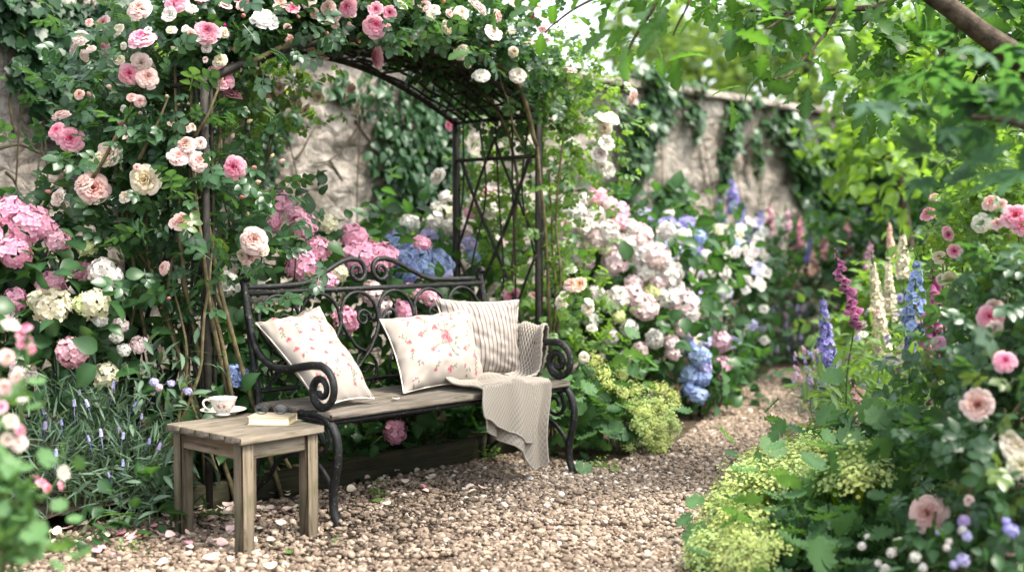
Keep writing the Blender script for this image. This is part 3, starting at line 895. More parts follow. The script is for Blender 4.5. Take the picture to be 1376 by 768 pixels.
for k in range(24):
    f0 = random.uniform(-.05, .8); f1 = f0 + random.uniform(.18, .35)
    pts = [P(sA + (SR - sA) * f, dA + AD * t, arc(min(1, max(0, f))) + .012) for t, f in zip(np.linspace(0, 1, 8), np.linspace(f0, f1, 8)) if 0 < f < 1]
    if len(pts) > 2: tube(mb, pts, .0065, 5)
mb.build('roof_lattice', M['arbor'], arb)

# crumbs of dry leaf and stalk swept to the edges of the path
mb = MB(); g = np.random.default_rng(41)
xy = np.c_[g.uniform(-2.2, 2.4, 9000), g.uniform(3.6, 9, 9000)]
xy = xy[in_poly(xy, pa)]
wgt = np.clip(.12 + .9 * (vnoise(np.c_[xy, xy[:, :1] * 0], 61, 1.7) > .25) * g.random(len(xy)) + .6 * in_poly(xy, ea), 0, 1)
xy = xy[g.random(len(xy)) < wgt * .55][:900]
nq = len(xy)
put_leaves(mb, L['blob'], np.c_[xy, g.uniform(.012, .024, nq)], unit(np.c_[g.normal(size=(nq, 2)), g.normal(size=nq) * .2]), unit(np.c_[g.normal(size=(nq, 2)) * .4, np.ones(nq)]), g.uniform(.008, .022, nq), g.random(nq))
M['litter'] = leaf_mat('dry_leaf', (0.05, 0.03, 0.015), (0.16, 0.1, 0.05), (0.1, 0.12, 0.04), rough=.8, trans=.1)
tag(mb.build('leaf_litter', M['litter']), kind='stuff')

# ------------------------------------------------------------------ side table
T0, TA, TB = G(323, 588.6, .445), G(223.5, 569, .445), G(420, 569, .445)
ta = unit((TA - T0) * [1, 1, 0]); la, lb = np.linalg.norm((TA - T0)[:2]), np.linalg.norm((TB - T0)[:2])
tb = np.array([ta[1], -ta[0], 0])
if tb @ (TB - T0) < 0: tb = -tb
TC = (T0 + ta * la / 2 + tb * lb / 2) * [1, 1, 0]
TR = np.stack([tb, ta, [0, 0, 1]], 1)
table = thing('side_table', 'small square weathered wooden side table beside the bench holding a teacup and book', 'table', TC)
def tp(a, b, z): return TC + tb * a + ta * b + np.array([0, 0, z])
mb = MB()
for i in range(5):
    w = la / 5
    box(mb, (0, -la / 2 + w * (i + .5), 0), (lb, w - .0015, .028 + .0005 * (i % 2)), bev=.003)
o = mb.build('tabletop', M['wood_table'], loc=(0, 0, 0)); o.parent = table; o.location = (0, 0, .431); o.rotation_euler = (0, 0, math.atan2(tb[1], tb[0]))
lx, ly = lb / 2 - .045, la / 2 - .045
for sa in (-1, 1):
    for sb in (-1, 1):
        mb = MB(); box(mb, (0, 0, 0), (.056, .056, .415), bev=.005)
        place(mb.mesh('leg', M['wood_leg'], smooth=False), 'leg', table, tp(sa * lx, sb * ly, .2075), TR, 1)
for sa in (-1, 1):
    mb = MB(); box(mb, (0, 0, 0), (2 * ly - .058, .02, .06), bev=.003)
    place(mb.mesh('apron', M['wood_table'], smooth=False), 'apron', table, tp(sa * (lx + .008), 0, .385), np.stack([ta, -tb, [0, 0, 1]], 1), 1)
    mb = MB(); box(mb, (0, 0, 0), (2 * lx - .058, .02, .06), bev=.003)
    place(mb.mesh('apron', M['wood_table'], smooth=False), 'apron', table, tp(0, sa * (ly + .008), .385), TR, 1)
TZ = .4462

def paint_mat(name, rough, coat=0.0, bump=False, trans=0.0):
    m, nt, out = new_mat(name)
    c = attr(nt, 'Col').outputs['Color']
    bmp = None
    if bump:
        uv = nd(nt, 'TexCoord').outputs['Object']
        bmp = nd(nt, 'TexNoise', {'Vector': uv, 'Scale': 420.0, 'Detail': 2.0}).outputs[0]
    finish(nt, out, c, rough, bump=bmp, bstr=.25, bdist=.002, spec=.5 if coat else .15, trans=trans)
    return m
def set_col(o, col):
    me = o.data
    a = me.attributes.new('Col', 'FLOAT_COLOR', 'POINT')
    a.data.foreach_set('color', np.c_[col, np.ones(len(col))].astype(np.float32).ravel())
# ---- printed sprigs: painted in the pattern's own plane coordinates (metres)
def blendc(col, mask, c): return col * (1 - mask[:, None]) + np.array(c) * mask[:, None]
def dab(col, X, Y, cx, cy_, rx, ry, a, c, k=1.0, soft=.5):
    dx, dy = X - cx, Y - cy_
    p, q = dx * math.cos(a) + dy * math.sin(a), -dx * math.sin(a) + dy * math.cos(a)
    d = (p / rx) ** 2 + (q / ry) ** 2
    return blendc(col, np.clip((1 - d) / soft, 0, 1) * k, c)
def stroke(col, X, Y, pts, w, c, k=.8):
    for (x0, y0), (x1, y1) in zip(pts[:-1], pts[1:]):
        ll = max(1e-6, (x1 - x0) ** 2 + (y1 - y0) ** 2)
        t = np.clip(((X - x0) * (x1 - x0) + (Y - y0) * (y1 - y0)) / ll, 0, 1)
        d = np.hypot(X - x0 - t * (x1 - x0), Y - y0 - t * (y1 - y0))
        col = blendc(col, np.clip(1.5 - d / w, 0, 1) * k, c)
    return col
RED, RED2, PINK_, GRN, GRY, BLU = srgb(118, 40, 54), srgb(138, 70, 80), srgb(158, 112, 112), srgb(82, 88, 60), srgb(104, 102, 96), srgb(88, 94, 122)
def rosette(col, X, Y, x, y, r, g, dark=RED, mid=RED2):
    for k in range(6):
        a = k * 1.047 + g.uniform(0, .5)
        col = dab(col, X, Y, x + .55 * r * math.cos(a), y + .55 * r * math.sin(a), r * .55, r * .45, a, mid if k % 2 else PINK_, .85)
    col = dab(col, X, Y, x, y, r * .55, r * .5, 0, dark, .85)
    for k in range(4):
        a = k * 1.6 + g.uniform(0, 1)
        col = dab(col, X, Y, x + .3 * r * math.cos(a), y + .3 * r * math.sin(a), r * .22, r * .1, a + 1.5, PINK_, .8)
    return col
def sprig(col, X, Y, x, y, s, a, g, bloom=1):
    R2 = lambda p, q: (x + s * (p * math.cos(a) - q * math.sin(a)), y + s * (p * math.sin(a) + q * math.cos(a)))
    col = stroke(col, X, Y, [R2(0, 0), R2(.3, .08), R2(.65, 0), R2(1, .12)], .0022, GRN, .85)
    for k in range(5):
        p = R2(.2 * k + .05, .12 * (1 if k % 2 else -1))
        col = dab(col, X, Y, *p, s * .17, s * .075, a + (1 if k % 2 else -1) * .7, GRN if k % 3 else GRY, .8)
    if bloom: col = rosette(col, X, Y, *R2(0, 0), s * .24, g)
    col = dab(col, X, Y, *R2(1, .12), s * .09, s * .08, 0, RED2, .9)
    return col
def pillow(name, label, corners, thick, pattern, seed, n=200, sag=.05):
    """corners TL, TR, BR, BL in world space; stuffed, with pulled-in edges and pointed corners."""
    TL, TR_, BR, BL_ = [np.asarray(c, float) for c in corners]
    cen = (TL + TR_ + BR + BL_) / 4
    o = thing(name, label, 'cushion', cen)
    g = np.random.default_rng(seed)
    q = np.sin(np.linspace(-PI / 2, PI / 2, n))
    q = .5 * q + .5 * np.linspace(-1, 1, n)
    U, V_ = np.meshgrid(q, q, indexing='ij')
    wdt, hgt = np.linalg.norm(TR_ - TL), np.linalg.norm(TL - BL_)
    nrm = unit(np.cross(TR_ - TL, BL_ - TL)) * -1
    if nrm[1] > 0 and nrm[2] < .3: nrm = -nrm
    Uu = U * (1 - .085 * (1 - V_ ** 2) * np.abs(U)); Vv = V_ * (1 - .085 * (1 - U ** 2) * np.abs(V_))
    a, b = (Uu + 1) / 2, (Vv + 1) / 2
    base = (1 - a)[..., None] * ((1 - b)[..., None] * BL_ + b[..., None] * TL) + a[..., None] * ((1 - b)[..., None] * BR + b[..., None] * TR_)
    prof = (np.clip(1 - np.abs(U) ** 2.6, 0, 1) * np.clip(1 - np.abs(V_) ** 2.6, 0, 1)) ** .55
    q3 = np.stack([U * 1.2, V_ * 1.2, U * 0 + seed], -1)
    wr = .010 * vnoise(q3, seed, 2.0) + .006 * vnoise(np.stack([U * 2.4 + V_, V_ * 2.4 - U, U * 0], -1), seed + 5, 2.5)
    edge = np.exp(-((1 - np.maximum(np.abs(U), np.abs(V_))) / .16) ** 2)
    wr = wr + edge * .006 * np.sin(14 * (U * (np.abs(V_) > np.abs(U)) + V_ * (np.abs(V_) <= np.abs(U))) + seed)
    slump = 1 + sag * 4 * (-V_) * (1 - V_ ** 2) * .5
    top = base + nrm * (thick * prof * slump + wr * (prof > .02))[..., None]
    bot = base - nrm * (thick * .8 * prof + .3 * wr * (prof > .02))[..., None]
    f = grid_faces(n, n)
    mb = MB(); mb.add(top.reshape(-1, 3), f); mb.add(bot.reshape(-1, 3), f[:, ::-1])
    cover = mb.build('cover', M['cloth'], o)
    X, Y = (U * wdt / 2).ravel(), (V_ * hgt / 2).ravel()
    col = pattern(X, Y, g)
    set_col(cover, np.vstack([col, col]))
    e = [base[:, 0], base[-1, :], base[::-1, -1], base[0, ::-1]]
    mb = MB(); tube(mb, np.vstack(e)[::3], .0032, 6)
    mb.build('piping', M['piping'], o)
    return o
M['cloth'] = paint_mat('printed_linen', .85, bump=True)
def plain(name, c, rough=.8):
    m, nt, out = new_mat(name); finish(nt, out, (*c, 1), rough, spec=.2); return m
M['piping'] = plain('cream_piping', srgb(226, 214, 198))
LINEN = srgb(150, 141, 132)
def floral_small(X, Y, g):
    col = np.tile(np.array(LINEN), (len(X), 1))
    for i in range(7):
        for j in range(7):
            x, y = -.2 + .066 * i + g.normal() * .012, -.23 + .075 * j + (.035 if i % 2 else 0) + g.normal() * .012
            k = g.integers(0, 4)
            if k == 0: col = sprig(col, X, Y, x, y, .052, g.uniform(0, 6.3), g)
            elif k == 1: col = rosette(col, X, Y, x, y, .0145, g)
            elif k == 2:
                for q in range(5): col = dab(col, X, Y, x + g.normal() * .011, y + g.normal() * .011, .0085, .0045, g.uniform(0, 3), RED2 if q % 2 else GRY, .85)
            else:
                col = stroke(col, X, Y, [(x - .015, y - .01), (x, y), (x + .008, y + .018)], .002, GRY)
                for q in range(4): col = dab(col, X, Y, x + g.normal() * .01, y + g.normal() * .01, .008, .0045, g.uniform(0, 3), (RED, GRN, BLU, RED2)[q], .85)
    return col
def floral_bouquet(X, Y, g):
    col = np.tile(np.array(LINEN), (len(X), 1))
    # central bouquet
    for pts in ([(-.02, -.02), (.02, .05), (.03, .11)], [(.02, .02), (-.04, .07)], [(.02, -.01), (.05, -.09)], [(.03, -.02), (-.05, -.03), (-.08, -.05)], [(.02, .03), (.08, .07)]):
        col = stroke(col, X, Y, pts, .0026, GRN, .9)
    for x, y, a in ((.07, -.03, .9), (.085, .0, .4), (.04, -.07, 2.0), (.06, -.1, 2.4), (-.01, .09, 1.2), (.045, .085, .3), (.0, .05, 2.5), (.09, .07, .6), (.08, -.06, 2.2)):
        col = dab(col, X, Y, x, y, .017, .008, a, GRN if (x * 100) % 2 < 1 else srgb(94, 98, 58), .85)
    col = rosette(col, X, Y, .02, .01, .042, g)
    col = rosette(col, X, Y, -.045, .07, .022, g); col = rosette(col, X, Y, -.09, -.055, .018, g, RED2, PINK_)
    col = rosette(col, X, Y, .01, -.1, .016, g); col = dab(col, X, Y, -.06, -.07, .015, .009, .5, BLU, .8)
    for x, y in ((-.2, .14), (-.12, .16), (-.21, .02), (-.18, -.12), (-.1, -.16), (.0, -.18), (.12, -.15), (.2, -.1), (.16, .02), (.21, .09), (.16, .17), (.05, .17), (-.13, .05), (.13, -.06), (-.22, -.04), (.21, -.18), (-.2, -.19), (.1, .12)):
        x += g.normal() * .008; y += g.normal() * .008
        k = g.integers(0, 3)
        if k == 0: col = rosette(col, X, Y, x, y, g.uniform(.014, .022), g)
        if k <= 1: col = sprig(col, X, Y, x, y, g.uniform(.045, .065), g.uniform(0, 6.3), g)
        else:
            for q in range(7): col = dab(col, X, Y, x + g.normal() * .014, y + g.normal() * .014, .009, .005, g.uniform(0, 3), (GRY, GRN, RED2, BLU)[q % 4], .8)
    return col
def stripes(X, Y, g):
    col = np.tile(np.array(srgb(150, 142, 134)), (len(X), 1))
    ph = (X / .0265) % 1
    a = np.clip((.13 - np.abs(ph - .5)) / .05, 0, 1)
    b = np.clip((.035 - np.abs((ph + .27) % 1 - .5)) / .03, 0, 1) * .5
    col = blendc(col, a * .9, srgb(66, 52, 58)); return blendc(col, b, srgb(96, 80, 82))
zS = SEAT + .012
pillow('floral_cushion', 'small-sprigged white floral cushion slumped against the left arm of the bench', [P(-.005, .01, .80), P(.335, .01, .855), P(.29, -.43, zS + .01), P(.0, -.455, zS)], .085, floral_small, 3, sag=.1)
pillow('floral_cushion', 'white cushion printed with a central red rose bouquet, propped in the middle of the bench', [P(.635, -.06, .785), P(1.195, -.09, .81), P(1.065, -.325, zS), P(.54, -.335, zS)], .095, floral_bouquet, 5)
pillow('striped_cushion', 'beige cushion with thin purple-grey stripes standing behind the bouquet cushion', [P(1.03, -.01, .865), P(1.475, -.16, .845), P(1.44, -.22, zS), P(1.02, -.15, zS)], .075, stripes, 8)

# ------------------------------------------------------------------ knitted throw
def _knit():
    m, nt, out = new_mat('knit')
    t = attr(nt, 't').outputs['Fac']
    c = ramp(nt, t, [(0.0, (0.075, 0.062, 0.05)), (0.5, (0.255, 0.226, 0.19)), (1.0, (0.37, 0.334, 0.29))])  # colour follows stitch height: shade painted into the holes of the knit
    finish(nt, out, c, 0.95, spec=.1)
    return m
M['knit'] = _knit()
throw = thing('knitted_throw', 'chunky beige knitted throw draped over the right arm and hanging off the bench seat', 'blanket', P(1.2, -.5, SEAT))
def knit_sheet(mb, fn, wid, length, nu, nv, pitch=.017, amp=.0042):
    a, b = np.meshgrid(np.linspace(0, 1, nu), np.linspace(0, 1, nv), indexing='ij')
    Q = fn(a, b)
    du = np.gradient(Q, axis=0); dv = np.gradient(Q, axis=1)
    N_ = unit(np.cross(du, dv))
    x, y = a * wid / pitch, b * length / pitch * 1.15
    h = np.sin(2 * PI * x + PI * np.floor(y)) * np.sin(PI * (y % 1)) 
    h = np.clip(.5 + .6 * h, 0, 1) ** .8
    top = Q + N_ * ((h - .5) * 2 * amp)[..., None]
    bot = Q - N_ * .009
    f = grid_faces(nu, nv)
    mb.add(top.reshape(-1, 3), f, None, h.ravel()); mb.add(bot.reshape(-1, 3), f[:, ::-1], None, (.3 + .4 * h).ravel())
    for sl in ((slice(None), 0), (slice(None), -1), (0, slice(None)), (-1, slice(None))):
        e = (top[sl] + bot[sl]) / 2
        tube(mb, e[::3], .0062, 6)
        mb.T[-1] = np.full(len(mb.V[-1]), .7)
def path_sheet(x0, x1, prof, hem, wavea, ph, off=0.0, flare=0.0):
    """Cloth running forward over the seat (y, z profile) and down the front to a slanting hem."""
    def fn(a, b):
        X = x0 + (x1 - x0) * a
        hz = np.interp(a, *zip(*hem))
        flat_len = abs(prof[0] - prof[1])
        drop = (SEAT - hz)
        tot = flat_len + drop
        d = b * tot
        on = np.clip(d, 0, flat_len)
        hang = np.clip(d - flat_len, 0, None)
        y = prof[0] - on
        rr = .03
        bend = np.clip((d - flat_len + rr) / (2 * rr), 0, 1)
        hangf = np.clip(hang / .25, 0, 1)
        z = SEAT + .014 + off * .5 - hang
        z = z - .012 * bend * (1 - hangf)
        yy = prof[1] - .012 - off - .02 * np.sin(np.clip(hang / .3, 0, 1.5))
        a2 = a + .06 * np.sin(b * 5 + ph) * a * (1 - a) * 4
        fold = np.sin(a2 * 2 * PI * 1.6 + ph) + .6 * np.sin(a2 * 2 * PI * 3.3 + ph * 2)
        y = np.where(d < flat_len, y, yy) - fold * wavea * hangf * .8
        y = y - (off + .012) * bend * (d < flat_len)
        z = z + .013 * np.maximum(0, np.sin(a * 2 * PI * 1.1 + b * 7 + ph)) * (1 - hangf) + .008 * np.maximum(0, np.sin(a * 2 * PI * 1.6 + ph)) * (1 - hangf) * 1.6 + .006 * np.sin(b * 9 + a * 4)
        X = X + .012 * np.sin(b * 11 + ph) * (1 - hangf) + .018 * np.sin(hang * 9 + ph) * hangf
        X = X + flare * (a - .5) * hangf + .03 * (b ** 2) * flare
        Q = np.stack([X, y, z], -1)
        return B0 + Q @ UR.T
    return fn
mb = MB()
knit_sheet(mb, path_sheet(.80, 1.13, (-.24, -.525), [(0, .325), (.15, .305), (.35, .275), (.6, .245), (.8, .19), (1, .175)], .016, .6, .030), .36, .55, 150, 230)
mb.build('front_fold', M['knit'], throw)
mb = MB()
knit_sheet(mb, path_sheet(.85, 1.28, (-.2, -.525), [(0, .275), (.2, .24), (.4, .2), (.58, .13), (.7, .065), (.85, .045), (1, .06)], .036, 2.2, .004), .46, .65, 190, 270)
mb.build('hanging_panel', M['knit'], throw)
def arm_fn(a, b):
    # over the right armrest: b runs from the seat up the inside, over the bar, down outside
    k = np.array([(1.33, .474), (1.40, .485), (1.425, .53), (1.43, .62), (1.442, .70), (1.475, .728), (1.515, .70), (1.525, .62), (1.515, .52), (1.515, .46)])
    kk = smooth_path(np.c_[k, k[:, :1] * 0], 8)[:, :2]
    t = np.linspace(0, 1, len(kk))
    x = np.interp(b, t, kk[:, 0]); z = np.interp(b, t, kk[:, 1])
    y = -.02 - .33 * a * (1 - .25 * b) - .05 * np.sin(b * 3)
    fold = np.sin(a * 2 * PI * 2.1 + b * 1.5)
    x = x - fold * .013 * (b < .8); z = z + .009 * fold
    return B0 + np.stack([x, y, z], -1) @ UR.T
mb = MB(); knit_sheet(mb, arm_fn, .36, .5, 150, 210); mb.build('arm_fold', M['knit'], throw)

# ------------------------------------------------------------------ teacup, saucer, book, spectacles
def china(name):
    return paint_mat(name, .18, 1.0)
M['china'] = china('china')
WHT = srgb(222, 215, 204)
cup = thing('teacup', 'white china teacup with a small red flower print standing on its saucer', 'cup', G(300, 556, TZ + .012))
cp_ = np.array(cup['at'])
mb = MB()
pr = [(.0, .004), (.024, .002), (.027, .0), (.029, .004), (.026, .010), (.034, .018), (.043, .034), (.049, .052), (.0555, .068), (.0565, .070), (.0545, .069), (.047, .052), (.041, .034), (.031, .02), (.0, .014)]
prs = smooth_path(np.c_[np.array(pr), np.zeros(len(pr))], 5)[:, :2]; prs[:, 0] = np.maximum(prs[:, 0], 0.0003)
lathe(mb, prs, 120, cp_)
o = mb.build('bowl', M['china'], cup)
vv = np.array([v.co[:] for v in o.data.vertices]); ang = np.arctan2(vv[:, 1], vv[:, 0]); rad_ = np.hypot(vv[:, 0], vv[:, 1])
col = np.tile(np.array(WHT), (len(vv), 1)); gg = np.random.default_rng(2)
outer = np.arange(len(vv)) // 120 < len(prs) * .62
for a0 in (-1.75, -1.25, -.3, .9, 2.4):
    X, Y = (ang - a0) * .05, vv[:, 2] - .04
    c2 = rosette(col, X, Y, 0, 0, .0085, gg, srgb(190, 70, 50), srgb(214, 110, 80))
    for q in range(9): c2 = dab(c2, X, Y, gg.normal() * .011, gg.normal() * .012, .0042, .0019, gg.uniform(0, 3), (GRN, GRN, BLU, srgb(200, 150, 80))[q % 4], .9)
    col = np.where(outer[:, None], c2, col)
col = blendc(col, np.clip(1 - np.abs(vv[:, 2] - .0695) / .0012, 0, 1) * .6, srgb(190, 160, 110))
set_col(o, col)
mb = MB()
hd = unit(np.array([-.98, -.15, 0])); hb = np.array([0, 0, 1.0])
hp = smooth_path([cp_ + hd * r + hb * z for r, z in ((.051, .058), (.066, .064), (.079, .053), (.074, .036), (.058, .024), (.041, .024))], 6)
tube(mb, hp, .0042, 8, flat=.8); o = mb.build('handle', M['china'], cup); set_col(o, np.tile(np.array(WHT), (len(o.data.vertices), 1)))
sau = thing('saucer', 'white china saucer under the teacup on the wooden side table', 'saucer', G(300, 556.5, TZ))
mb = MB()
pr = [(.0003, .004), (.03, .004), (.034, .0012), (.038, .0012), (.04, .004), (.07, .012), (.091, .021), (.0925, .0222), (.09, .0225), (.07, .0155), (.042, .0075), (.034, .0085), (.0003, .0085)]
lathe(mb, smooth_path(np.c_[np.array(pr), np.zeros(len(pr))], 4)[:, :2], 80, np.array(sau['at']))
o = mb.build('dish', M['china'], sau)
vv = np.array([v.co[:] for v in o.data.vertices]); col = np.tile(np.array(WHT), (len(vv), 1)); rad_ = np.hypot(vv[:, 0], vv[:, 1])
col = blendc(col, np.clip(1 - np.abs(rad_ - .0905) / .0016, 0, 1) * .55, srgb(190, 160, 110)); set_col(o, col)
cup.location[2] = TZ + .0088; 

bk0, bk1, bk2 = G(332.5, 570.5, TZ), G(388, 571.5, TZ), G(396.5, 562, TZ)
bx = unit(bk1 - bk0); by = np.array([-bx[1], bx[0], 0]); bwid = np.linalg.norm(bk1 - bk0); bdep = .115
BR_ = np.stack([bx, by, [0, 0, 1]], 1)
book = thing('book', 'closed cream-coloured hardback book lying flat on the wooden side table', 'book', bk0 + bx * bwid / 2 + by * bdep / 2)
bc = np.array(book['at']); bh = .033
M['cover'] = plain('book_cover', srgb(178, 164, 140), .7)
def _pages():
    m, nt, out = new_mat('pages')
    co = nd(nt, 'TexCoord').outputs['Object']
    n = nd(nt, 'TexNoise', {'Vector': nd(nt, 'Mapping', {0: co, 3: (6, 6, 900)}).outputs[0], 'Scale': 1.0, 'Detail': 2.0}).outputs[0]
    finish(nt, out, ramp(nt, n, [(.35, srgb(196, 172, 132)), (.6, srgb(236, 218, 184))]), .9, bump=n, bstr=.4, bdist=.001)
    return m
M['pages'] = _pages()
mb = MB(); box(mb, bc + [0, 0, bh / 2] + bx * .001, (bwid - .006, bdep - .006, bh - .006), BR_, bev=.001); mb.build('page_block', M['pages'], book, smooth=False)
mb = MB()
box(mb, bc + [0, 0, .0015], (bwid, bdep, .003), BR_, bev=.001); box(mb, bc + [0, 0, bh - .0015], (bwid, bdep, .003), BR_, bev=.001)
box(mb, bc + by * (bdep / 2 - .0008) + [0, 0, bh / 2], (bwid, .004, bh - .0062), BR_, bev=.0015)
mb.build('cover', M['cover'], book, smooth=False)
def _glass():
    m, nt, out = new_mat('lens_glass')
    a = nd(nt, 'BsdfTransparent', {'Color': (.93, .95, .95, 1)}); b = nd(nt, 'BsdfGlossy', {'Roughness': .02, 'Color': (1, 1, 1, 1)})
    lw = nd(nt, 'LayerWeight', {0: .35})
    f = math_(nt, 'ADD', math_(nt, 'MULTIPLY', lw.outputs[0], .25), .03)
    mx = nd(nt, 'MixShader', {0: f, 1: a.outputs[0], 2: b.outputs[0]}); nt.links.new(mx.outputs[0], out.inputs[0]); return m
M['lens'] = _glass()
M['wire'] = plain('spectacle_wire', (0.03, 0.024, 0.02), .35)
sp0 = G(364, 556, TZ + bh + .001)
spec = thing('spectacles', 'round wire-rimmed spectacles with dark frame resting on the cream book', 'spectacles', sp0)
sx_ = unit(bx + by * .12); sy_ = np.array([-sx_[1], sx_[0], 0]); up_ = unit(np.array([0, 0, 1.0]) + sy_ * .18)
q = np.linspace(0, 2 * PI, 33)
mb = MB()
for sg in (-1, 1):
    c0 = sp0 + sx_ * sg * .037 + up_ * .0215
    ringp = c0 + np.cos(q)[:, None] * sx_ * .0265 + np.sin(q)[:, None] * up_ * .0205
    tube(mb, ringp, .0023, 6, cap=False)
    ml = MB(); V = np.vstack([[c0 - sy_ * .001], c0 + np.cos(q[:-1])[:, None] * sx_ * .0262 + np.sin(q[:-1])[:, None] * up_ * .0202])
    i = np.arange(32); ml.add(V, np.stack([i * 0, 1 + i, 1 + (i + 1) % 32], 1)); ml.build('lens', M['lens'], spec)
tube(mb, smooth_path([sp0 + sx_ * -.011 + up_ * .026, sp0 + up_ * .031 - sy_ * .003, sp0 + sx_ * .011 + up_ * .026], 5), .0016, 6)
mb.build('rim', M['wire'], spec)
for sg in (-1, 1):
    mb = MB()
    e = sp0 + sx_ * sg * .064
    tube(mb, smooth_path([e + up_ * .028, e + up_ * .03 + sy_ * .008, e + sy_ * .05 + [0, 0, .018] - sx_ * sg * .01, e + sy_ * .085 + [0, 0, .003] - sx_ * sg * .02], 5), .0015, 6)
    mb.build('temple', M['wire'], spec)

# ------------------------------------------------------------------ plants
def lb(px, py, Y, rx, ry, rz): return (D(px, py, Y), (rx, ry, rz))
def pl(s, d, z, rx, ry, rz): return (P(s, d, z), (rx, ry, rz))
def branchwork(parent, base, lobes, seed, mat='twig', k=3, rad=.009, name='branchwork'):
    g = np.random.default_rng(seed); mb = MB()
    for c, r in lobes:
        for _ in range(k):
            e = np.asarray(c) + g.normal(size=3) * np.asarray(r) * .45
            b = np.asarray(base) + np.r_[g.normal(size=2) * .07, 0]
            m_ = b * .5 + e * .5 + np.r_[g.normal(size=2) * .05, .06]
            tube(mb, smooth_path([b, m_, e], 5), np.linspace(rad, rad * .45, 11), 5)
    return mb.build(name, M[mat], parent)
def shrub(name, label, cat, base, lobes, n, leaf, size, mat, seed, group=None, bark='twig', rad=.009, **kw):
    t = thing(name, label, cat, base, group)
    fol(t, mat, lobes, n, leaf, size, seed, **kw)
    branchwork(t, base, lobes, seed, bark, rad=rad)
    return t
def flat(p): return np.array([p[0], p[1], 0.0])

# ---- hydrangeas
hl = [lb(35, 345, 5.35, .36, .34, .3), lb(-20, 430, 5.3, .36, .32, .4), lb(60, 430, 5.4, .3, .3, .35), lb(-60, 330, 5.4, .4, .3, .35)]
t = shrub('hydrangea', 'tall hydrangea with large mauve-pink mopheads at the far left below the stone wall', 'shrub', flat(hl[1][0]), hl, 620, 'hydrangea', .115, 'hyd_leaf', 1)
heads(t, [(38, 300, 27, 'hpink'), (10, 284, 22, 'hpink'), (58, 306, 17, 'hpink2'), (20, 338, 22, 'hpink'), (118, 368, 17, 'hpink'), (68, 382, 19, 'hpink'), (20, 402, 17, 'hpink'), (78, 323, 17, 'hpale'), (-20, 320, 24, 'hpink'), (103, 362, 12, 'hpale'), (-30, 380, 22, 'hpink')], hl)
hl2 = [lb(125, 430, 5.15, .3, .28, .3), lb(150, 510, 5.2, .28, .25, .32), lb(70, 500, 5.1, .3, .25, .3)]
t = shrub('hydrangea', 'bushy hydrangea with cream and pale pink flower heads in front of the tall mauve-pink one', 'shrub', flat(hl2[1][0]), hl2, 560, 'hydrangea', .105, 'hyd_leaf', 2)
heads(t, [(70, 412, 25, 'hcream'), (50, 403, 14, 'hcream'), (127, 408, 21, 'hcream'), (112, 410, 14, 'hlime'), (138, 364, 19, 'hwhite'), (152, 372, 14, 'hwhite'), (97, 473, 21, 'hpale'), (86, 470, 11, 'hpink'), (143, 503, 17, 'hcream'), (118, 334, 13, 'hlime'), (187, 463, 12, 'hblush'), (167, 470, 9, 'hwhite'), (157, 452, 9, 'hwhite'), (135, 430, 10, 'hwhite'), (162, 437, 11, 'hblush'), (30, 500, 18, 'hblush'), (8, 432, 16, 'hblush')], hl2)

hp = [pl(.28, .6, .8, .28, .3, .38), pl(.62, .62, .88, .32, .3, .42), pl(1.02, .66, .8, .3, .28, .4), pl(.45, .45, .4, .32, .25, .32), pl(.95, .45, .38, .32, .25, .3)]
t = shrub('hydrangea', 'hydrangea with rose-pink mopheads growing directly behind the left half of the bench', 'shrub', P(.6, .6), hp, 900, 'hydrangea', .105, 'hyd_leaf', 3)
heads(t, [(370, 272, 23, 'hpink'), (361, 296, 17, 'hpink2'), (407, 303, 19, 'hpink'), (399, 289, 13, 'hpale'), (428, 333, 17, 'hpink'), (407, 356, 23, 'hpink'), (437, 377, 15, 'hpink'), (440, 300, 15, 'hcream'), (455, 366, 13, 'hcream'), (475, 318, 19, 'hpink'), (482, 345, 23, 'hpink'), (512, 345, 22, 'hpink'), (498, 338, 16, 'hpink2'), (465, 429, 19, 'hpink'), (545, 420, 17, 'hpink'), (500, 393, 17, 'hblush'), (515, 410, 13, 'hblush'), (554, 392, 14, 'hpink'), (579, 400, 14, 'hpale'), (567, 327, 13, 'hpink'), (302, 382, 20, 'hwhite'), (345, 392, 15, 'hwhite'), (531, 580, 17, 'hpink2'), (346, 387, 9, 'hcream'), (395, 397, 9, 'hcream')], hp)
hb = [pl(1.36, .72, .72, .28, .28, .38), pl(1.62, .85, .8, .26, .26, .38), pl(1.4, .5, .35, .3, .25, .3)]
t = shrub('hydrangea', 'hydrangea with clear blue mopheads behind the right half of the bench back', 'shrub', P(1.45, .7), hb, 520, 'hydrangea', .105, 'hyd_leaf', 4)
heads(t, [(530, 328, 17, 'blue'), (543, 350, 15, 'blue'), (562, 343, 22, 'blue'), (548, 366, 16, 'blue2'), (591, 352, 18, 'blue'), (578, 366, 12, 'blue2'), (596, 368, 14, 'lilac'), (536, 313, 9, 'lilac'), (576, 318, 13, 'lilac'), (570, 360, 14, 'blue'), (601, 357, 11, 'blue')], hb)
hq = [pl(-.08, .3, .5, .2, .2, .3), pl(.12, .28, .3, .22, .2, .25)]
t = shrub('hydrangea', 'low hydrangea with one deep blue head between the arbor post and the bench back leg', 'shrub', P(0, .3), hq, 260, 'hydrangea', .095, 'hyd_leaf', 5)
heads(t, [(316, 504, 16, 'blue2'), (325, 512, 9, 'blue2')], hq)
hw = [pl(1.95, 1.3, .95, .3, .3, .4), pl(2.35, 1.2, .9, .32, .3, .42), pl(2.75, 1.15, .8, .32, .3, .45), pl(2.3, .8, .4, .4, .3, .4)]
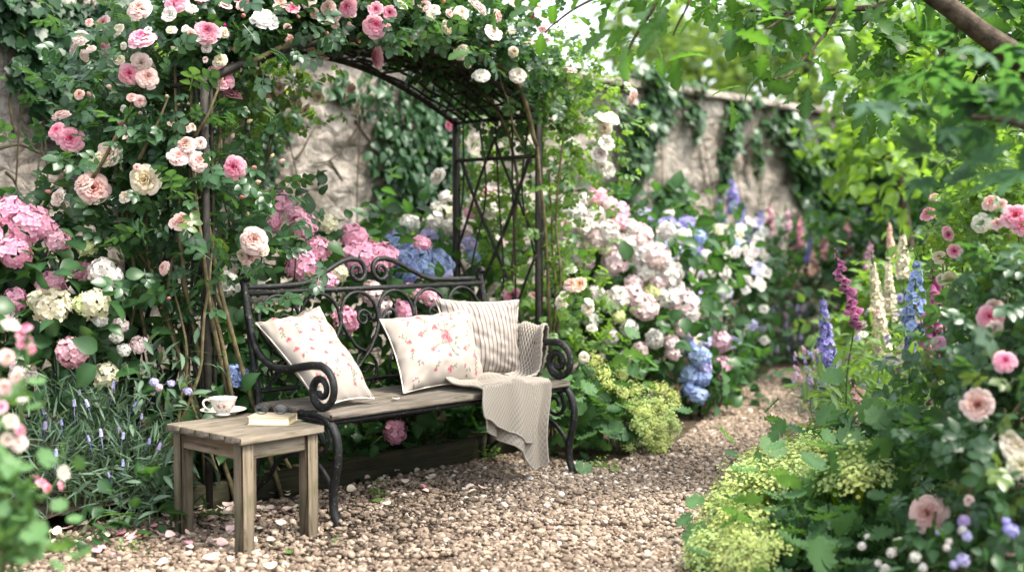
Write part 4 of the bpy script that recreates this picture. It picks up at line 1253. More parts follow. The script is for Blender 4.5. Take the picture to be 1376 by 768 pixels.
t = shrub('hydrangea', 'hydrangea with white mopheads seen through the right lattice panel of the arbor', 'shrub', P(2.3, 1.2), hw, 800, 'hydrangea', .115, 'hyd_leaf', 6, rb=.15)
heads(t, [(590, 280, 13, 'hwhite'), (551, 300, 13, 'hwhite'), (582, 297, 15, 'hwhite'), (609, 305, 15, 'hwhite'), (600, 265, 11, 'hwhite'), (604, 285, 9, 'hcream'), (645, 270, 18, 'hwhite'), (660, 280, 14, 'hwhite'), (692, 275, 16, 'hwhite'), (712, 290, 14, 'hpink'), (700, 296, 12, 'hpale'), (655, 262, 12, 'hpink'), (720, 280, 12, 'hwhite'), (630, 330, 13, 'lilac'), (635, 345, 11, 'blue'), (625, 310, 10, 'hblush'), (672, 325, 11, 'hblush'), (636, 285, 12, 'hpink'), (748, 300, 12, 'hwhite'), (757, 330, 12, 'hblush')], hw)
hbig = [lb(790, 320, 8.0, .36, .4, .35), lb(865, 360, 8.1, .4, .42, .4), lb(830, 440, 7.9, .42, .4, .4), lb(905, 440, 8.0, .25, .3, .35), lb(850, 510, 7.8, .38, .3, .3)]
t = shrub('hydrangea', 'largest hydrangea, a mound of white and blush mopheads right of the arbor beside the path', 'shrub', flat(hbig[2][0]), hbig, 1150, 'hydrangea', .12, 'hyd_leaf', 7)
big = [(803, 264, 14, 'hpale'), (832, 284, 14, 'mauve'), (833, 297, 12, 'hpale'), (775, 286, 15, 'hwhite'), (790, 305, 16, 'hblush'), (770, 302, 12, 'hwhite'), (815, 312, 18, 'hwhite'), (800, 320, 15, 'hblush'), (827, 350, 20, 'hblush'), (842, 330, 17, 'hwhite'), (858, 318, 20, 'hblush'), (862, 342, 18, 'hwhite'), (880, 345, 22, 'hblush'), (868, 362, 17, 'hwhite'), (900, 368, 18, 'hwhite'), (865, 412, 19, 'hblush'), (832, 400, 17, 'hwhite'), (818, 408, 13, 'hwhite'), (893, 395, 20, 'hwhite'), (885, 378, 16, 'hblush'), (918, 408, 20, 'hblush'), (906, 390, 16, 'hwhite'), (820, 452, 12, 'hwhite'), (880, 455, 13, 'hwhite'), (903, 462, 12, 'hblush'), (903, 475, 11, 'hblush'), (808, 374, 11, 'hwhite'), (927, 420, 13, 'hwhite'), (848, 306, 12, 'hwhite'), (895, 310, 13, 'hwhite'), (925, 448, 9, 'lilac'), (785, 268, 10, 'hwhite'), (762, 318, 10, 'hblush'), (936, 458, 10, 'hcream'), (800, 290, 14, 'hwhite'), (820, 275, 11, 'hblush'), (850, 395, 15, 'hblush'), (800, 395, 13, 'hwhite'), (785, 350, 14, 'hblush'), (845, 440, 12, 'hwhite'), (860, 470, 11, 'hblush'), (795, 430, 11, 'hwhite'), (840, 480, 10, 'hwhite'), (920, 440, 13, 'hblush')]
g = np.random.default_rng(77)
big = [(x, y, r * 1.02, c) for x, y, r, c in big] + [(x + g.normal() * 3, y + g.normal() * 3, g.uniform(9, 14), ['hwhite', 'hblush', 'hlime', 'hcream'][g.integers(0, 4)]) for x, y in ((812, 335), (850, 380), (875, 395), (785, 330), (765, 285), (895, 350), (835, 425), (770, 345), (930, 400))]
heads(t, big, hbig)
hlil = [lb(890, 360, 9.3, .4, .4, .38), lb(925, 365, 9.1, .3, .3, .4), lb(880, 420, 9.2, .4, .3, .4)]
t = shrub('hydrangea', 'hydrangea with lilac and violet-blue heads at the back, between the white mound and the wall', 'shrub', flat(hlil[2][0]), hlil, 520, 'hydrangea', .12, 'hyd_leaf', 8)
heads(t, [(896, 305, 15, 'violet'), (885, 310, 12, 'blue'), (867, 292, 14, 'lilac'), (923, 300, 12, 'violet'), (907, 310, 13, 'lilac'), (905, 345, 16, 'lilac'), (895, 335, 13, 'lilac'), (915, 362, 14, 'lilac'), (912, 352, 14, 'mauve'), (990, 330, 12, 'blue', 9.6), (918, 317, 12, 'hwhite'), (878, 322, 12, 'blue'), (932, 338, 12, 'violet'), (940, 318, 10, 'blue'), (925, 380, 12, 'hwhite'), (935, 400, 12, 'lilac'), (900, 290, 10, 'hwhite'), (948, 345, 10, 'hwhite'), (858, 300, 11, 'hwhite'), (930, 365, 11, 'hblush')], hlil)
hblu = [lb(940, 500, 7.75, .15, .16, .2), lb(925, 530, 7.7, .16, .14, .12)]
t = shrub('hydrangea', 'low hydrangea with stacked bright blue heads at the edge of the gravel path', 'shrub', flat(hblu[0][0]), hblu, 130, 'hydrangea', .1, 'hyd_leaf', 9)
heads(t, [(941, 480, 15, 'blue'), (928, 504, 14, 'blue'), (944, 507, 12, 'blue2'), (938, 531, 13, 'blue'), (926, 522, 10, 'blue2'), (948, 494, 9, 'lilac'), (945, 458, 12, 'lilac'), (929, 466, 9, 'blue2')], hblu)
hmau = [lb(975, 478, 8.4, .2, .2, .2), lb(985, 510, 8.4, .22, .2, .15)]
t = shrub('hydrangea', 'small hydrangea with two dusky pink heads, right of the bright blue low one', 'shrub', flat(hmau[0][0]), hmau, 170, 'hydrangea', .1, 'hyd_leaf', 10)
heads(t, [(968, 459, 15, 'mauve'), (970, 494, 17, 'mauve'), (960, 468, 10, 'mauve')], hmau)
hlac = [lb(955, 350, 9.9, .42, .4, .4), lb(985, 410, 9.6, .42, .4, .42), lb(1010, 370, 10.2, .4, .4, .4), lb(985, 470, 9.5, .4, .3, .25)]
t = shrub('lacecap_bush', 'loose bush dotted with small flat white flower heads near the far bend of the path', 'shrub', flat(hlac[3][0]), hlac, 900, 'hydrangea', .1, 'hyd_leaf', 11, rb=-.05)
g = np.random.default_rng(5)
rows = [(g.uniform(915, 1035), g.uniform(295, 470), g.uniform(5, 9), ['hwhite', 'hwhite', 'hwhite', 'lilac', 'hcream'][g.integers(0, 5)]) for _ in range(88)]
heads(t, [r for r in rows if r[1] > 280 + abs(r[0] - 960) * .25], hlac, 'lace', face=.6)

# ---- climbing roses on the arbor
def canes(parent, paths, rad=.011, mat='cane'):
    for pth in paths:
        mb = MB(); q = smooth_path(pth, 7)
        q = q + .008 * np.stack([vnoise(q, 1, 9), vnoise(q, 2, 9), vnoise(q, 3, 9) * .3], 1)
        tube(mb, q, np.linspace(rad, rad * .5, len(q)), 7); mb.build('cane', M[mat], parent)
Lr = [lb(235, 215, 5.2, .26, .24, .22), lb(185, 130, 5.3, .3, .26, .24), lb(150, 235, 5.3, .22, .2, .2), lb(215, 280, 5.15, .2, .18, .16), lb(255, 345, 5.1, .16, .16, .22), lb(165, 60, 5.4, .22, .26, .2),
      lb(120, 255, 5.25, .16, .16, .16), lb(255, 420, 5.12, .13, .12, .12), lb(340, 330, 5.5, .12, .14, .16), lb(240, 60, 5.3, .34, .3, .22), lb(205, 380, 5.25, .16, .14, .25), lb(100, 190, 5.3, .12, .12, .12), lb(310, 230, 5.2, .12, .12, .14)]
rl = thing('climbing_rose', 'climbing rose with pink and blush cupped blooms over the left side of the arbor', 'climbing rose', P(-.3, .1))
fol(rl, 'rose_leaf', Lr, 1050, 'rose', .14, 21, clump=5, up=.7, out=.7, droop=.15, shell=.45)
R1 = [(190, 51, 17, 'pink'), (278, 43, 16, 'deep'), (297, 104, 18, 'pink'), (311, 127, 14, 'deep'), (142, 34, 13, 'pink'), (142, 65, 11, 'deep'), (174, 99, 13, 'deep'), (95, 187, 16, 'deep'), (77, 176, 12, 'pink'), (315, 225, 15, 'deep'), (82, 155, 12, 'blush'), (356, 25, 17, 'white', 5.2), (250, 194, 12, 'blush'), (240, 210, 13, 'blush'), (266, 216, 13, 'blush'), (269, 192, 8, 'pale'), (190, 84, 12, 'pale'), (198, 104, 14, 'blush'), (187, 12, 15, 'blush'), (188, 136, 8, 'blush'), (237, 3, 14, 'pink'), (268, 2, 14, 'deep'), (322, 0, 14, 'deep'), (108, 50, 10, 'pale'), (100, 65, 10, 'pale'), (113, 75, 8, 'pale'), (220, 360, 9, 'blush'), (341, 322, 17, 'blush', 5.25), (336, 346, 13, 'blush', 5.3), (352, 334, 10, 'cream', 5.3), (122, 66, 7, 'pale'), (158, 40, 9, 'cream'), (230, 22, 12, 'white'), (150, 195, 8, 'cream')]
heads(rl, R1, Lr, 'rose')
heads(rl, [(195, 242, 19, 'cream'), (125, 252, 20, 'blush'), (123, 224, 10, 'cream'), (147, 206, 15, 'pale'), (78, 265, 11, 'pale'), (243, 297, 14, 'blush'), (140, 212, 12, 'cream'), (112, 246, 13, 'pale'), (185, 236, 10, 'cream'), (204, 250, 10, 'white'), (160, 80, 7, 'cream'), (327, 343, 9, 'cream', 5.3)], Lr, 'loose')
g = np.random.default_rng(8)
heads(rl, [(x + g.normal() * 3, y + g.normal() * 3, g.uniform(3.5, 6), ['cream', 'pale', 'blush'][g.integers(0, 3)]) for x, y in ((93, 235), (72, 258), (322, 262), (333, 285), (190, 150), (210, 175), (160, 170), (225, 130), (352, 240), (366, 205), (374, 212), (345, 222), (253, 277), (310, 180), (120, 130), (150, 110), (300, 78), (335, 165), (228, 395), (208, 400))], Lr, 'bud')
g = np.random.default_rng(31)
base = [P(-.32 + .08 * k, .06 + .05 * (k % 3)) for k in range(9)]
tops = [D(x, y, Y) for x, y, Y in ((150, 190, 5.3), (185, 110, 5.3), (215, 150, 5.25), (235, 90, 5.3), (262, 60, 5.3), (255, 160, 5.2), (300, 130, 5.25), (170, 260, 5.3), (290, 50, 5.35))]
mids = [D(x, y, Y) for x, y, Y in ((183, 380, 5.3), (200, 340, 5.25), (225, 420, 5.15), (245, 350, 5.1), (262, 300, 5.1), (282, 400, 5.05), (268, 240, 5.1), (180, 330, 5.3), (278, 330, 5.15))]
canes(rl, [[base[i], base[i] * .45 + mids[i] * .55 + np.r_[g.normal(size=2) * .05, 0], mids[i], mids[i] * .45 + tops[i] * .55 + np.r_[g.normal(size=2) * .04, 0], tops[i]] for i in range(9)], .0115)
canes(rl, [[D(262, 185, 5.08), D(280, 150, 5.06), D(300, 105, 5.1)], [D(185, 215, 5.05), D(205, 175, 5.05), D(225, 130, 5.1)], [D(120, 250, 5.1), D(165, 165, 5.05), D(180, 130, 5.1)], [D(205, 640, 5.0), D(262, 520, 5.02), D(278, 400, 5.0), D(285, 340, 5.04)], [D(215, 660, 5.02), D(240, 560, 5.0), D(250, 480, 5.02), D(232, 380, 5.08)], [D(295, 640, 5.1), D(265, 560, 5.05), D(245, 500, 5.1)], [D(170, 600, 5.2), D(173, 450, 5.2), D(190, 380, 5.2)]], .0085)

g = np.random.default_rng(88)
heads(rl, [(g.uniform(90, 330), g.uniform(5, 280), g.uniform(4.5, 8.5), ['cream', 'pale', 'white', 'blush'][g.integers(0, 4)]) for _ in range(30)], Lr, 'loose')
def AP(f, dd, lift=0.0): return P(sA + (SR - sA) * f, dA + AD * dd, arc(min(1, max(0, f))) + lift)
Lt = [(AP(f, dd, lift), r) for f, dd, lift, r in ((.14, .3, .16, (.25, .28, .2)), (.28, .4, .2, (.28, .3, .2)), (.42, .4, .2, (.28, .32, .2)), (.56, .4, .2, (.28, .32, .2)), (.7, .4, .18, (.27, .3, .2)), (.84, .4, .15, (.25, .28, .19)), (.95, .35, .06, (.2, .24, .18)), (.35, -.12, .1, (.28, .16, .12)), (.55, -.12, .1, (.28, .16, .12)), (.75, -.1, .08, (.28, .16, .12)), (.9, -.1, .03, (.18, .12, .12)))]
rt = thing('climbing_rose', 'climbing rose trained across the top of the arbor with pink and creamy white blooms', 'climbing rose', P(SR - .3, .5))
def above_arch(p):
    f = ((p - P(sA, dA)) @ u3) / (SR - sA)
    d_ = ((p - P(sA, dA)) @ v3)
    ff = np.clip(f, 0, 1)
    return (p[:, 2] > HS + RISE * np.sin(PI * ff) ** .92 + .015) | (f < .03) | (f > .97) | (d_ < -.12) & (p[:, 2] > HS + RISE * np.sin(PI * ff) ** .92 - .06)
fol(rt, 'rose_leaf', Lt, 4200, 'rose', .125, 22, clump=5, up=.8, out=.6, droop=.1, shell=.3, keep=above_arch)
R2 = [(393, 14, 11, 'deep'), (467, 10, 12, 'deep'), (505, 15, 12, 'pink'), (523, 18, 11, 'pink'), (504, 35, 15, 'deep'), (507, 77, 14, 'pink', 5.7), (441, 11, 10, 'blush'), (660, 49, 15, 'pale', 6.0), (602, 37, 9, 'cream', 5.9), (647, 101, 11, 'white', 6.0), (696, 101, 11, 'white', 6.15), (620, 70, 10, 'cream', 5.95), (643, 10, 13, 'pale'), (620, 18, 10, 'cream'), (570, 8, 9, 'blush'), (540, 3, 9, 'cream'), (580, 20, 7, 'cream'), (628, 88, 5, 'cream', 6.0), (415, 3, 10, 'pale'), (375, 5, 10, 'blush'), (720, 60, 9, 'blush'), (740, 30, 9, 'pale'), (765, 95, 10, 'blush'), (690, 70, 7, 'cream'), (418, 68, 7, 'cream', 5.6), (430, 69, 6, 'cream', 5.6), (436, 78, 6, 'pale', 5.6)]
heads(rt, R2, Lt, 'rose')
heads(rt, [(395, 132, 8, 'cream', 6.3), (410, 146, 9, 'cream', 6.3), (427, 130, 8, 'cream', 6.3), (402, 139, 7, 'cream', 6.3), (467, 132, 8, 'cream', 6.4), (481, 147, 9, 'cream', 6.4), (472, 120, 7, 'pale', 6.4), (355, 108, 7, 'pale', 6.1), (375, 118, 7, 'pale', 6.1), (366, 128, 7, 'blush', 6.1), (348, 98, 6, 'cream', 6.1)], Lt, 'loose')
canes(rt, [[P(SR + .08, dA - .05, 0), P(SR + .06, dA - .03, .8), P(SR - .02, dA - .04, 1.4), AP(.93, -.05, .02), AP(.75, -.06, .05), AP(.6, .1, .05)], [P(SR + .03, dA + .3, 0), P(SR + .05, dA + .25, .9), P(SR + .02, dA + .2, 1.6), AP(.9, .4, .05), AP(.6, .5, .05)], [AP(.97, -.06, -.2), AP(.9, -.1, .03), AP(.8, -.1, .06), AP(.62, -.05, .04)], [AP(.1, -.06, .0), AP(.25, -.03, .03), AP(.45, .2, .04)], [AP(.1, .3, .02), AP(.3, .6, .03), AP(.55, .8, .03), AP(.75, .6, .03)]], .012)
g = np.random.default_rng(89)
heads(rt, [(g.uniform(300, 760), g.uniform(0, 60), g.uniform(4.5, 8.5), ['cream', 'pale', 'white', 'blush'][g.integers(0, 4)]) for _ in range(30)], Lt, 'loose')
heads(rt, [(g.uniform(300, 760), g.uniform(0, 70), g.uniform(3, 5), ['pale', 'blush', 'pink'][g.integers(0, 3)]) for _ in range(14)], Lt, 'bud')
# light leaves hanging inside the back of the arch
Lh = [(AP(.12, 1.15, -.1), (.2, .2, .16)), (AP(.25, 1.2, -.12), (.2, .2, .18)), (AP(.38, 1.25, -.2), (.18, .2, .2)), (AP(.5, 1.25, -.14), (.18, .18, .14))]
rh = shrub('climbing_rose', 'yellow-green rambling rose hanging behind the back hoop of the arbor above the bare wall', 'climbing rose', P(.4, dA + AD + .25), Lh, 420, 'rose', .1, 'rose_leaf_light', 23, bark='cane', clump=5, droop=.5)
# white rose on the right post
Lw = [lb(778, 130, 6.75, .2, .22, .2), lb(785, 190, 6.8, .2, .2, .22), lb(765, 255, 6.8, .11, .15, .22), lb(752, 335, 6.75, .07, .12, .2), lb(770, 410, 6.7, .17, .16, .2), lb(775, 470, 6.65, .16, .16, .18), lb(700, 400, 6.9, .15, .15, .15), lb(750, 100, 6.8, .2, .2, .16), lb(690, 320, 7.2, .2, .12, .25), lb(660, 240, 7.3, .16, .12, .25), lb(715, 190, 7.2, .14, .12, .25), lb(825, 120, 6.9, .12, .12, .1)]
rw = thing('climbing_rose', 'white climbing rose with light green leaves around the right-hand post of the arbor', 'climbing rose', P(SR + .15, dA + .1))
fol(rw, 'rose_leaf_light', Lw, 1150, 'rose', .1, 24, clump=5, up=.6, out=.7, droop=.25, shell=.35)
heads(rw, [(808, 163, 13, 'white'), (820, 159, 11, 'white'), (812, 173, 10, 'cream'), (806, 207, 11, 'white'), (813, 195, 13, 'white'), (817, 228, 11, 'white'), (808, 224, 9, 'white'), (850, 131, 11, 'pale'), (842, 118, 8, 'cream'), (587, 236, 11, 'white', 7.2), (780, 385, 13, 'peach'), (768, 382, 10, 'blush'), (766, 362, 9, 'white'), (755, 405, 9, 'cream'), (757, 398, 8, 'white'), (716, 399, 8, 'blush'), (726, 400, 7, 'blush'), (688, 396, 11, 'rosy'), (663, 388, 11, 'cream'), (790, 415, 8, 'cream'), (792, 405, 7, 'white'), (785, 305, 9, 'white'), (757, 300, 8, 'blush'), (604, 168, 7, 'rosy', 7.3), (616, 178, 7, 'blush', 7.3), (795, 440, 7, 'white'), (785, 480, 7, 'white')], Lw, 'loose')
canes(rw, [[P(SR + .12, dA + .02, 0), D(752, 400, 6.6), D(748, 280, 6.65), D(760, 170, 6.7), D(775, 120, 6.75)], [P(SR + .14, dA + .1, 0), D(745, 430, 6.7), D(742, 320, 6.7), D(738, 230, 6.7)], [D(700, 190, 6.5), D(690, 170, 6.45), D(672, 100, 6.3)]], .009)

# ---- wall climbers
def W(px, py):
    o, d = np.array([0, 0, CAMZ]), ray(px, py)
    t = ((B0 - o) @ v3 + WALL_D) / (d @ v3)
    p = o + d * t
    return p
def ivy(label, spots, n, size, seed, mat='ivy_leaf', name='ivy', leaf='ivy', stems=()):
    g = np.random.default_rng(seed)
    pts, w = [], []
    c = [W(x, y) for x, y, a, b in spots]
    sc_ = [np.linalg.norm(k) / FPX for k in c]
    area = np.array([a * b * s * s for (x, y, a, b), s in zip(spots, sc_)]); area /= area.sum()
    k = g.choice(len(spots), n, p=area)
    clump = g.random((len(spots), 24))
    ang = g.uniform(0, 6.28, n); rr = np.sqrt(g.random(n)) * (1 + .25 * np.sin(ang * 3 + k) + .2 * np.sin(ang * 7 + k))
    A = np.array([s[2] for s in spots])[k] * np.array(sc_)[k] * 1.25; Bz = np.array([s[3] for s in spots])[k] * np.array(sc_)[k]
    pos = np.array(c)[k] + (A * rr * np.cos(ang))[:, None] * u3 + np.c_[np.zeros((n, 2)), Bz * rr * np.sin(ang)]
    bulge = .03 + .15 * np.clip(1 - rr, 0, 1) * g.random(n) + .05 * g.random(n)
    pos = pos - bulge[:, None] * v3
    tone = .5 + .5 * vnoise(pos, seed, 5)
    fwd = unit(g.normal(size=(n, 3)) * .45 + np.array([0, 0, -1.0]) - v3 * .35)
    nrm = unit(-v3 + np.array([0, 0, .55]) + g.normal(size=(n, 3)) * .35)
    ok = (pos[:, 2] > .05) & ~culled(pos, size * .2)
    t = thing(name, label, 'climber', flat(c[0]) - v3 * .05)
    put_leaves(MB(), L[leaf], pos[ok], fwd[ok], nrm[ok], size * g.uniform(.6, 1.2, ok.sum()), np.clip(.6 * tone[ok] + .4 * g.random(ok.sum()), 0, 1)).build('foliage', M[mat], t)
    mb = MB()
    for j, cc in enumerate(c):
        b = flat(cc) + u3 * g.normal() * .3 - v3 * .04
        tube(mb, smooth_path([b, (b + cc) / 2 + u3 * g.normal() * .15 - v3 * .05, cc - v3 * .05], 5), .005, 5)
    for s_ in stems:
        q = smooth_path([W(x, y) - v3 * .05 for x, y in s_], 6); q = q + .03 * np.stack([vnoise(q, 1, 5), vnoise(q, 2, 5) * 0, vnoise(q, 3, 5)], 1); tube(mb, q, np.linspace(.010, .004, len(q)), 6)
    mb.build('vine_stem', M['twig'], t)
    return t
ivy('dark ivy covering the upper left of the old wall beside the roses', [(70, 60, 62, 75), (110, 130, 40, 60), (30, 10, 40, 30), (150, 20, 50, 40), (50, 110, 25, 30), (185, 180, 40, 60), (210, 290, 40, 60)], 1500, .085, 51, stems=[[(-10, 200), (20, 196), (55, 215), (75, 232)], [(0, 230), (15, 245), (30, 275)], [(75, 232), (60, 250), (40, 262)], [(10, 180), (14, 120), (30, 60)]])
ivy('deep green climber hanging down the wall behind the middle of the arbor', [(560, 175, 40, 60), (540, 230, 45, 60), (520, 200, 25, 50), (590, 210, 40, 70), (610, 110, 60, 40), (480, 120, 50, 25)], 1150, .085, 52, leaf='ovate', name='wall_climber', stems=[[(480, 160), (462, 200), (440, 215), (415, 222)], [(470, 165), (500, 200), (520, 240)], [(440, 215), (455, 240), (470, 262)], [(388, 215), (400, 200), (415, 175)]])
ivy('small-leaved creeper on the wall above the bench back between the roses', [(345, 200, 26, 50), (330, 260, 30, 40), (372, 150, 26, 26), (320, 130, 30, 30)], 420, .07, 53, leaf='ovate', name='wall_creeper')
ivy('ivy patch high on the wall just right of the arbor', [(860, 165, 38, 32), (845, 215, 28, 45), (880, 130, 30, 25), (870, 105, 40, 14), (925, 118, 25, 6)], 520, .1, 54, mat='wall_leaf')
ivy('round ivy tuft low on the wall above the lilac hydrangea', [(900, 265, 24, 24), (885, 300, 20, 20)], 380, .09, 55, mat='wall_leaf')
ivy('thin ivy trail running down the middle of the far wall', [(975, 185, 13, 40), (985, 150, 15, 14), (965, 230, 10, 25), (1000, 136, 20, 7), (1030, 165, 10, 22), (925, 160, 12, 22), (1010, 200, 8, 30)], 360, .09, 56, mat='wall_leaf')
ivy('thick glossy ivy curtain on the far end of the wall', [(1062, 190, 24, 40), (1080, 235, 26, 45), (1105, 260, 26, 55), (1130, 250, 40, 70), (1170, 260, 40, 70)], 2300, .12, 57, mat='wall_leaf')

# ---- plants under and beside the bench
lm = [lb(795, 560, 6.35, .2, .2, .16), lb(850, 570, 6.5, .2, .18, .14), lb(815, 520, 6.6, .18, .18, .15), lb(770, 580, 6.25, .12, .14, .12)]
spray_mb = None
def spray(seed):
    g = np.random.default_rng(seed); mb = MB()
    n = 300
    cl = unit(g.normal(size=(14, 3))) * g.uniform(.3, .8, (14, 1)); cl[:, 2] = np.abs(cl[:, 2]) * 1.1
    P_ = cl[g.integers(0, 14, n)] + g.normal(size=(n, 3)) * .19
    floret_petals(mb, P_, unit(P_ + np.array([0, 0, .6]) + g.normal(size=(n, 3)) * .3), g.uniform(.055, .09, n), g, 5, .25)
    for c in cl: tube(mb, [(0, 0, -.9), c * .4 + [0, 0, -.1], c], .012, 4)
    return mb.mesh('flower_spray', M['floret'])
SPRAY = [spray(s) for s in (1, 2, 3)]
LIME = [srgb(172, 194, 48), srgb(148, 180, 42), srgb(190, 204, 72)]
def sprays(t, pts, lobes, r, push=1.0):
    for x, y in pts:
        p, n_ = on_lobes(x, y, lobes, push)
        CULL.append((p, p + np.array([0, -.1, .02]), r * .55))
        place(random.choice(SPRAY), 'flower_spray', t, p, frame(unit(n_ * .4 + np.array([0, -.1, .8]))), r * random.uniform(.8, 1.2), vary(random.choice(LIME)))
t = shrub('ladys_mantle', "lady's mantle with lime-yellow froth beside the bench's right front leg", 'perennial', flat(lm[1][0]), lm, 300, 'mantle', .105, 'mantle_leaf', 61, bark='stem', rad=.004, up=1.2, out=.8)
sprays(t, [(865, 560), (880, 545), (895, 560), (905, 575), (870, 590), (885, 580), (850, 545), (875, 605), (895, 590), (820, 520), (835, 505), (810, 505), (838, 530), (855, 525), (800, 490), (905, 545), (885, 525), (860, 575)], lm, .062, 1.15)
sprays(t, [(random.uniform(840, 908), random.uniform(530, 605)) for _ in range(16)], lm, .055, 1.2)
lm2 = [lb(1115, 705, 4.55, .26, .28, .16), lb(1030, 735, 4.4, .13, .18, .1), lb(1150, 645, 5.1, .24, .25, .13), lb(1190, 720, 4.3, .25, .25, .18), lb(1085, 645, 5.1, .14, .2, .09), lb(1120, 775, 4.1, .3, .2, .15), lb(1230, 660, 4.4, .2, .2, .16)]
t = shrub('ladys_mantle', "broad lady's mantle clump with scalloped leaves spilling over the right edge of the path", 'perennial', flat(lm2[0][0]), lm2, 850, 'mantle', .115, 'mantle_leaf', 62, bark='stem', rad=.004, up=1.3, out=.7, shell=.7)
sprays(t, [(985, 745), (972, 700), (1000, 728), (958, 735), (975, 722), (968, 762), (1000, 760), (990, 700), (1015, 640), (1000, 650), (1030, 625), (1055, 612), (1075, 600), (1100, 622), (1045, 640), (1130, 600), (1062, 640), (1085, 618), (1140, 632), (1160, 625), (1020, 755), (1110, 605), (1120, 640), (1040, 608), (1012, 622), (950, 752), (1025, 655), (985, 668), (1180, 640), (1155, 650), (962, 718), (980, 730), (955, 745), (990, 752), (1008, 742), (985, 715), (965, 690), (1000, 675), (945, 765), (980, 765), (1030, 640), (1050, 625), (1090, 608), (1115, 612), (1070, 625), (1145, 615), (1020, 630), (995, 640), (1035, 735), (1120, 655), (1100, 640), (1010, 700)], lm2, .085, 1.25)
sprays(t, [(random.uniform(945, 1015), random.uniform(670, 765)) for _ in range(22)] + [(random.uniform(1010, 1150), random.uniform(605, 655)) for _ in range(16)], lm2, .07, 1.3)
gc = [pl(.2, .38, .2, .22, .16, .18), pl(.6, .36, .18, .24, .16, .16), pl(1.0, .36, .18, .24, .16, .16), pl(1.4, .34, .18, .22, .16, .16), pl(1.75, .15, .18, .2, .18, .18), pl(-.1, .3, .2, .2, .18, .2)]
t = shrub('leafy_perennial', 'dark round-leaved ground plant in the shade beneath the bench seat', 'perennial', P(.7, .36), gc, 520, 'mantle', .1, 'hyd_leaf', 63, bark='stem', rad=.004, up=1.0)
lav = [lb(120, 615, 4.85, .24, .2, .24), lb(70, 620, 4.8, .16, .18, .24), lb(180, 640, 4.85, .16, .16, .2), lb(120, 560, 4.95, .2, .16, .2)]
def lav_spike(seed):
    g = np.random.default_rng(seed); mb = MB()
    P_ = []; N_ = []
    for k, z in enumerate(np.linspace(0, 1, 9)):
        for j in range(6):
            a = j * 1.05 + k; r_ = .2 * (1 - .5 * z)
            P_.append((r_ * math.cos(a), r_ * math.sin(a), z)); N_.append((math.cos(a), math.sin(a), .5))
    floret_petals(mb, np.array(P_), unit(np.array(N_)), np.full(len(P_), .17), g, 4, .3)
    tube(mb, [(0, 0, -3.2), (.05, 0, -1.5), (0, 0, 1)], .035, 4)
    return mb.mesh('flower_spike', M['floret'])
LAV = [lav_spike(s) for s in (1, 2)]
def lav_heads(t, pts, lobes, s, cols):
    for x, y in pts:
        p, n_ = on_lobes(x, y, lobes, 1.1)
        place(random.choice(LAV), 'flower_spike', t, p, frame(unit(np.array([n_[0] * .4 + random.gauss(0, .15), random.gauss(0, .15), 1]))), s * random.uniform(.8, 1.2), vary(C[random.choice(cols)], .12))
def needles(lobes, n, size, seed, mat, t):
    fol(t, mat, lobes, n, 'needle', size, seed, clump=14, spread=.35, up=.35, out=.7, droop=-.5, shell=.4)
t = thing('lavender', 'grey-green lavender bush with a few purple spikes left of the side table', 'herb', flat(lav[0][0]))
needles(lav, 2600, .085, 64, 'lav_leaf', t); branchwork(t, flat(lav[0][0]), lav, 64, 'stem', 5, .004)
lav_heads(t, [(136, 585), (165, 588), (120, 592), (180, 545), (100, 545), (83, 570), (107, 530), (60, 575), (75, 612), (158, 580), (200, 595), (213, 603), (165, 625), (147, 640), (118, 545), (152, 520), (190, 562), (60, 555), (205, 530)], lav, .022, ['purple', 'violet', 'lilac'])
sg_ = [lb(205, 545, 4.98, .13, .12, .16), lb(215, 610, 4.95, .12, .12, .18), lb(185, 680, 4.75, .1, .1, .1)]
t = shrub('sage_plant', 'leafy grey sage growing between the lavender and the side table', 'herb', flat(sg_[1][0]), sg_, 300, 'lance', .085, 'lav_leaf', 65, bark='stem', rad=.004)
heads(t, [(207, 513, 6, 'lilac'), (214, 520, 5, 'mauve'), (252, 525, 6, 'lilac'), (230, 515, 5, 'lilac')], sg_, 'hyd', 1.2)
bl = [lb(110, 720, 4.5, .12, .1, .06), lb(190, 700, 4.62, .16, .12, .07)]
t = shrub('leafy_perennial', 'low broad-leaved seedling at the foot of the lavender', 'perennial', flat(bl[0][0]), bl, 70, 'ovate', .08, 'hyd_leaf', 66, bark='stem', rad=.003, up=1.2)
# blurred stems at the left edge, close to the lens
fl = [lb(-5, 600, 3.05, .08, .1, .14), lb(0, 680, 3.0, .1, .1, .14), lb(-20, 520, 3.05, .06, .1, .12), lb(-10, 760, 2.9, .12, .1, .12)]
t = shrub('mallow', 'blurred pale green mallow with pink and cream blossoms at the left edge, nearest the lens', 'flowering plant', flat(fl[1][0]), fl, 170, 'mantle', .065, 'mantle_leaf', 67, bark='stem', rad=.005, rb=.2)
heads(t, [(38, 455, 6, 'pink', 3.1), (42, 468, 7, 'pink', 3.1), (35, 440, 7, 'rosy', 3.1), (28, 450, 6, 'pink', 3.1), (26, 462, 7, 'rosy', 3.1), (15, 435, 11, 'pale', 3.1), (10, 480, 10, 'blush', 3.05), (4, 520, 11, 'blush', 3.05), (22, 505, 11, 'pale', 3.05), (2, 548, 10, 'rosy', 3.0), (14, 565, 9, 'cream', 3.0), (27, 578, 7, 'deep', 3.0), (25, 595, 10, 'pale', 3.0), (82, 636, 11, 'cream', 3.0), (10, 590, 10, 'pale', 3.0), (56, 648, 7, 'deep', 3.4), (64, 655, 6, 'deep', 3.4), (82, 652, 5, 'pink', 3.4), (48, 640, 5, 'deep', 3.4), (30, 540, 8, 'white', 3.0)], fl, 'loose')
